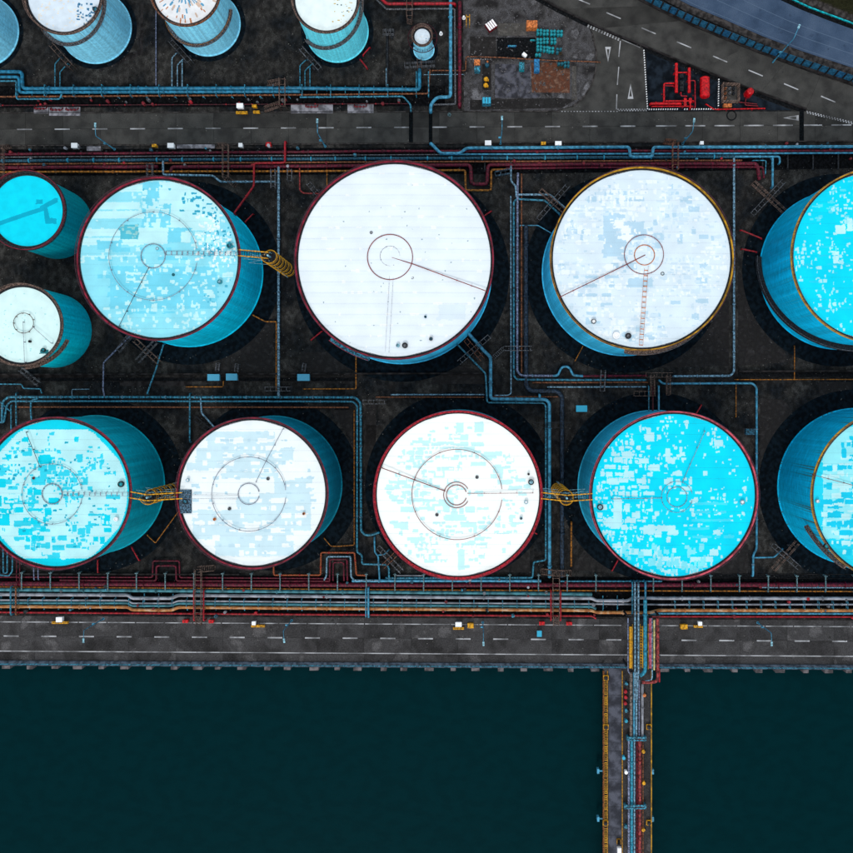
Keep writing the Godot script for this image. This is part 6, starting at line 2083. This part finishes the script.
func jetty() -> void:
	rng.seed = 77
	var t := thing("jetty", "long concrete jetty with yellow railed edges running out over the dark water", "jetty", pl(627, 672))
	# deck of slabs on beams and piles
	var y := 667.0
	while y < 1010.0:
		var st := new_st()
		slab(st, poly([603, y, 651.6, y, 651.6, y + 27.9, 603, y + 27.9]), -0.6, 0.0)
		build(st, "deck_slab", M.quay0 if int(y) % 2 else M.quay1, t)
		st = new_st()
		slab(st, poly([608.6, y + 0.1, 621.4, y + 0.1, 621.4, y + 27.8, 608.6, y + 27.8]), -0.1, 0.03)
		build(st, "roadway_slab", M.jettyroad, t)
		for px in [605.0, 627.0, 649.0]:
			st = new_st()
			tube(st, PackedVector3Array([pl(px, y + 14, -4.0), pl(px, y + 14, -0.6)]), 0.45, 10)
			build(st, "pile", M.bund, t)
		y += 28.0
	for q in [[603.4, 1.5, "orangeedge", 0.34], [607.4, 0.7, "darkyellow", 0.16], [622.2, 0.8, "darkyellow", 0.18], [651.2, 1.0, "rimyellow", 0.32]]:
		var st := new_st()
		var off := 0.15
		bar(st, pl(q[0], 670.5, q[3] * 0.5), pl(q[0], 1010, q[3] * 0.5), q[1] * S, q[3])
		build(st, "edge_kerb", M[q[2]], t)
	# slatted yellow guard along the west side: each bay a panel of short bars
	y = 680.0
	while y < 860.0:
		var st := new_st()
		for k in 9:
			bar(st, pl(604.4, y + k * 1.75, 0.42), pl(606.8, y + k * 1.75, 0.42), 0.16, 0.1)
		for px in [604.4, 606.8]:
			bar(st, pl(px, y - 0.4, 0.36), pl(px, y + 14.6, 0.36), 0.08, 0.12)
		for px in [604.4, 606.8]:
			box(st, pl(px, y + 7, 0.18), Vector3(0.12, 0.36, 0.3))
		build(st, "guard_panel", M.rimyellow, t)
		y += 16.4
	for q in [[605.6, 677.4], [605.6, 726.4], [648.6, 726.4], [605.2, 822], [648.6, 822]]:
		var st := new_st()
		lathe(st, pl(q[0], q[1]), [[0.55, 0.0], [0.55, 0.3], [0.25, 0.34], [0.25, 0.75], [0.42, 0.8], [0.42, 0.95], [0.0, 1.0]], 14)
		var bo := build(st, "mooring_bollard", M.darksteel, t)
		st = new_st()
		for sg in [-1.0, 1.0]:
			bar(st, pl(q[0] + sg * 2.3, q[1] - 2.4, 0.3), pl(q[0] + sg * 2.3, q[1] + 2.4, 0.3), 0.18, 0.3)
			bar(st, pl(q[0] - 2.4, q[1] + sg * 2.3, 0.3), pl(q[0] + 2.4, q[1] + sg * 2.3, 0.3), 0.18, 0.3)
		build(st, "guard", M.yellow, bo)
	for q in [[598.2, 771.4], [652.8, 771.8], [598.2, 819.2], [652.8, 819.4]]:
		var st := new_st()
		box(st, pl(q[0], q[1], -0.5), Vector3(0.5, 1.2, 1.1))
		bar(st, pl(q[0], q[1], -0.3), pl(603.5 if q[0] < 620 else 651.0, q[1], -0.3), 0.3, 0.2)
		build(st, "fender", M.bluepipe, t)
	# pipes carried along the jetty
	var jp := thing("jetty_pipes", "bundle of pale blue, white and red pipes carried along the jetty", "pipe bundle", pl(637, 760))
	var od := {"flange": 15.0, "support": 6.0, "drop": false}
	for q in [[631, 672, 736, 0.42, "brownpipe"], [634, 672, 736, 0.3, "bluepipe"], [636.4, 672, 736, 0.28, "paleblue"], [639.2, 680, 736, 0.2, "lilac"], [642.4, 684, 740, 0.34, "whitepipe"],
			[628.8, 738, 1000, 0.3, "lilac"], [631.6, 738, 1000, 0.4, "tealbright"], [634.4, 738, 1000, 0.26, "paleblue"], [637, 738, 1000, 0.22, "darkred"], [639.8, 737, 1000, 0.46, "salmon"], [643, 742, 1000, 0.14, "rustpipe"]]:
		lay(jp, "pipe", 0.7, q[3] * 0.86, M[q[4]], [q[0], q[1], q[0], q[2]], od)
	for q in [[627, 735.4], [624.4, 803]]:
		var st := new_st()
		bar(st, pl(q[0], q[1], 1.4), pl(644, q[1], 1.4), 0.4, 0.22)
		bar(st, pl(q[0], q[1] + 2.6, 1.4), pl(644, q[1] + 2.6, 1.4), 0.3, 0.2)
		for px in [q[0], 644.0]:
			box(st, pl(px, q[1] + 1.2, 0.7), Vector3(0.5, 1.4, 1.0))
		build(st, "pipe_clamp", M.teal, jp)
	# fittings beside the pipes
	for q in [["small teal valve stand on the jetty, northernmost", 625.6, 682.6, "teal"], ["red hose reel on the jetty, first from the quay", 624.8, 690.4, "red"], ["red hose reel on the jetty, second from the quay", 625, 696, "red"], ["red hose reel on the jetty, third from the quay", 624.6, 702, "red"], ["teal valve stand on the jetty, middle", 625.6, 709.4, "teal"], ["cyan cross-bar valve stand on the jetty", 625.4, 719.6, "tealbright"],
			["pale cyan locker on the jetty roadside", 623, 756.4, "bluecab"], ["white valve stand beside the jetty pipes", 625.4, 770.8, "white"], ["yellow box on the jetty's east walkway, northern", 642.6, 750, "yellow"], ["yellow box on the jetty's east walkway, middle", 643, 781.4, "yellow"], ["yellow box on the jetty's east walkway, southern", 642.6, 828, "yellow"],
			["rusty orange fitting on the jetty's east walkway", 643.6, 694, "orange"], ["small blue valve stand on the jetty, southern", 625.2, 825, "teal"]]:
		var c := pl(q[1], q[2])
		var v := thing("jetty_fitting", q[0], "fitting", c, "fittings along the jetty")
		var st := new_st()
		box(st, c + Vector3.UP * 0.35, Vector3(0.5, 0.7, 0.8))
		build(st, "body", M[q[3]], v)
		st = new_st()
		lathe(st, c + Vector3(0.0, 0.7, 0.0), [[0.12, 0.0], [0.12, 0.3], [0.4, 0.3], [0.4, 0.38], [0.0, 0.4]], 12)
		build(st, "wheel", M[q[3]], v)
		st = new_st()
		box(st, c + Vector3(0.45, 0.2, 0.3), Vector3(0.5, 0.4, 0.35))
		build(st, "flange_block", M.darksteel, v)
	crate_box("jetty_box", "white box near the jetty's southern end", "box", 618.8, 849, 3.8 * S, 6.0 * S, 0.9, 0.0, M.white, M.white, 1)
	crate_box("jetty_box", "dark box with yellow edge near the jetty's southern end", "box", 618.4, 840.6, 4.2 * S, 5.0 * S, 0.6, 0.0, M.darkyellow, M.dark, 1)
	# pipe bridge over the quay road
	var pb := thing("pipe_bridge", "colourful pipe bridge carrying yellow, teal, white and red pipes over the quay road", "pipe bridge", pl(643, 640))
	var h := 5.6
	var bo := {"flange": 9.0, "support": 0.0, "drop": false, "bend": 1.2}
	for q in [[[628, 618, 628, 671, 630, 674], 0.14, "lilac"], [[630.6, 626.6, 630.6, 668], 0.34, "yellow"], [[635, 584, 635, 672, 634.4, 700], 0.22, "paleblue"], [[638.4, 584, 638.4, 672, 636.6, 700], 0.22, "paleblue"], [[642.6, 626, 642.6, 668], 0.16, "rimyellow"],
			[[645.2, 600, 645.2, 672, 640, 676], 0.42, "tealbright"], [[650.2, 618, 650.2, 668], 0.36, "pink"], [[651.8, 618, 652.2, 680, 645, 681], 0.16, "paleblue"], [[654.2, 620, 654.2, 670], 0.2, "cream"], [[657.6, 618, 657.8, 682, 642, 682.4], 0.36, "salmon"], [[659.4, 670, 659.4, 682], 0.2, "red"]]:
		lay(pb, "pipe", h, q[1], M[q[2]], q[0], bo)
	for q in [[615.6], [627.0], [641], [656], [668.4]]:
		var st := new_st()
		bar(st, at(626.8, q[0], h - 0.6), at(660.4, q[0], h - 0.6), 0.3, 0.3)
		build(st, "cross_beam", M.darksteel, pb)
	for q in [[627.6, 616.4], [659.6, 616.4], [627.6, 667], [659.6, 667]]:
		var st := new_st()
		var p := at(q[0], q[1], h)
		box(st, Vector3(p.x, (h - 0.7) * 0.5, p.z), Vector3(0.35, h - 0.7, 0.35))
		build(st, "column", M.darksteel, pb)
	var st6 := new_st()
	var lad := 0
	while lad < 15:
		bar(st6, at(640.2, 626.5 + lad * 2.8, h + 0.1), at(643.0, 627.8 + lad * 2.8, h + 0.1), 0.14, 0.08)
		lad += 1
	for px in [640.2, 632.4, 648.2]:
		bar(st6, at(px, 624, h - 0.2), at(px, 669, h - 0.2), 0.1, 0.3)
	build(st6, "cable_ladder", M.rimyellow, pb)
	for q in [[632.6, 0.8], [648.4, 0.8]]:
		var st := new_st()
		bar(st, at(q[0], 617, h - 0.4), at(q[0], 669, h - 0.4), q[1], 0.06)
		build(st, "walk_plate", M.darksteel, pb)
	# risers that bring the bridge pipes down onto the quay rack
	for q in [["pale blue riser at the north end of the pipe bridge, western", 635, "paleblue", 0.2], ["pale blue riser at the north end of the pipe bridge, eastern", 638.4, "paleblue", 0.2], ["teal riser at the north end of the pipe bridge", 632.4, "teal", 0.22], ["dark teal riser at the north end of the pipe bridge", 645.4, "bluepipe", 0.24]]:
		pipeline(q[0], 1.8, q[3], M[q[2]], [q[1], 582, q[1], 614], {"flange": 0.0, "support": 0.0, "bend": 0.6})
	cabinet("pale blue cabinet on the quay road west of the pipe bridge", 539, 632.6, 4.2 * S, 5.4 * S, 0.9, M.palesteel, M.bluecab)
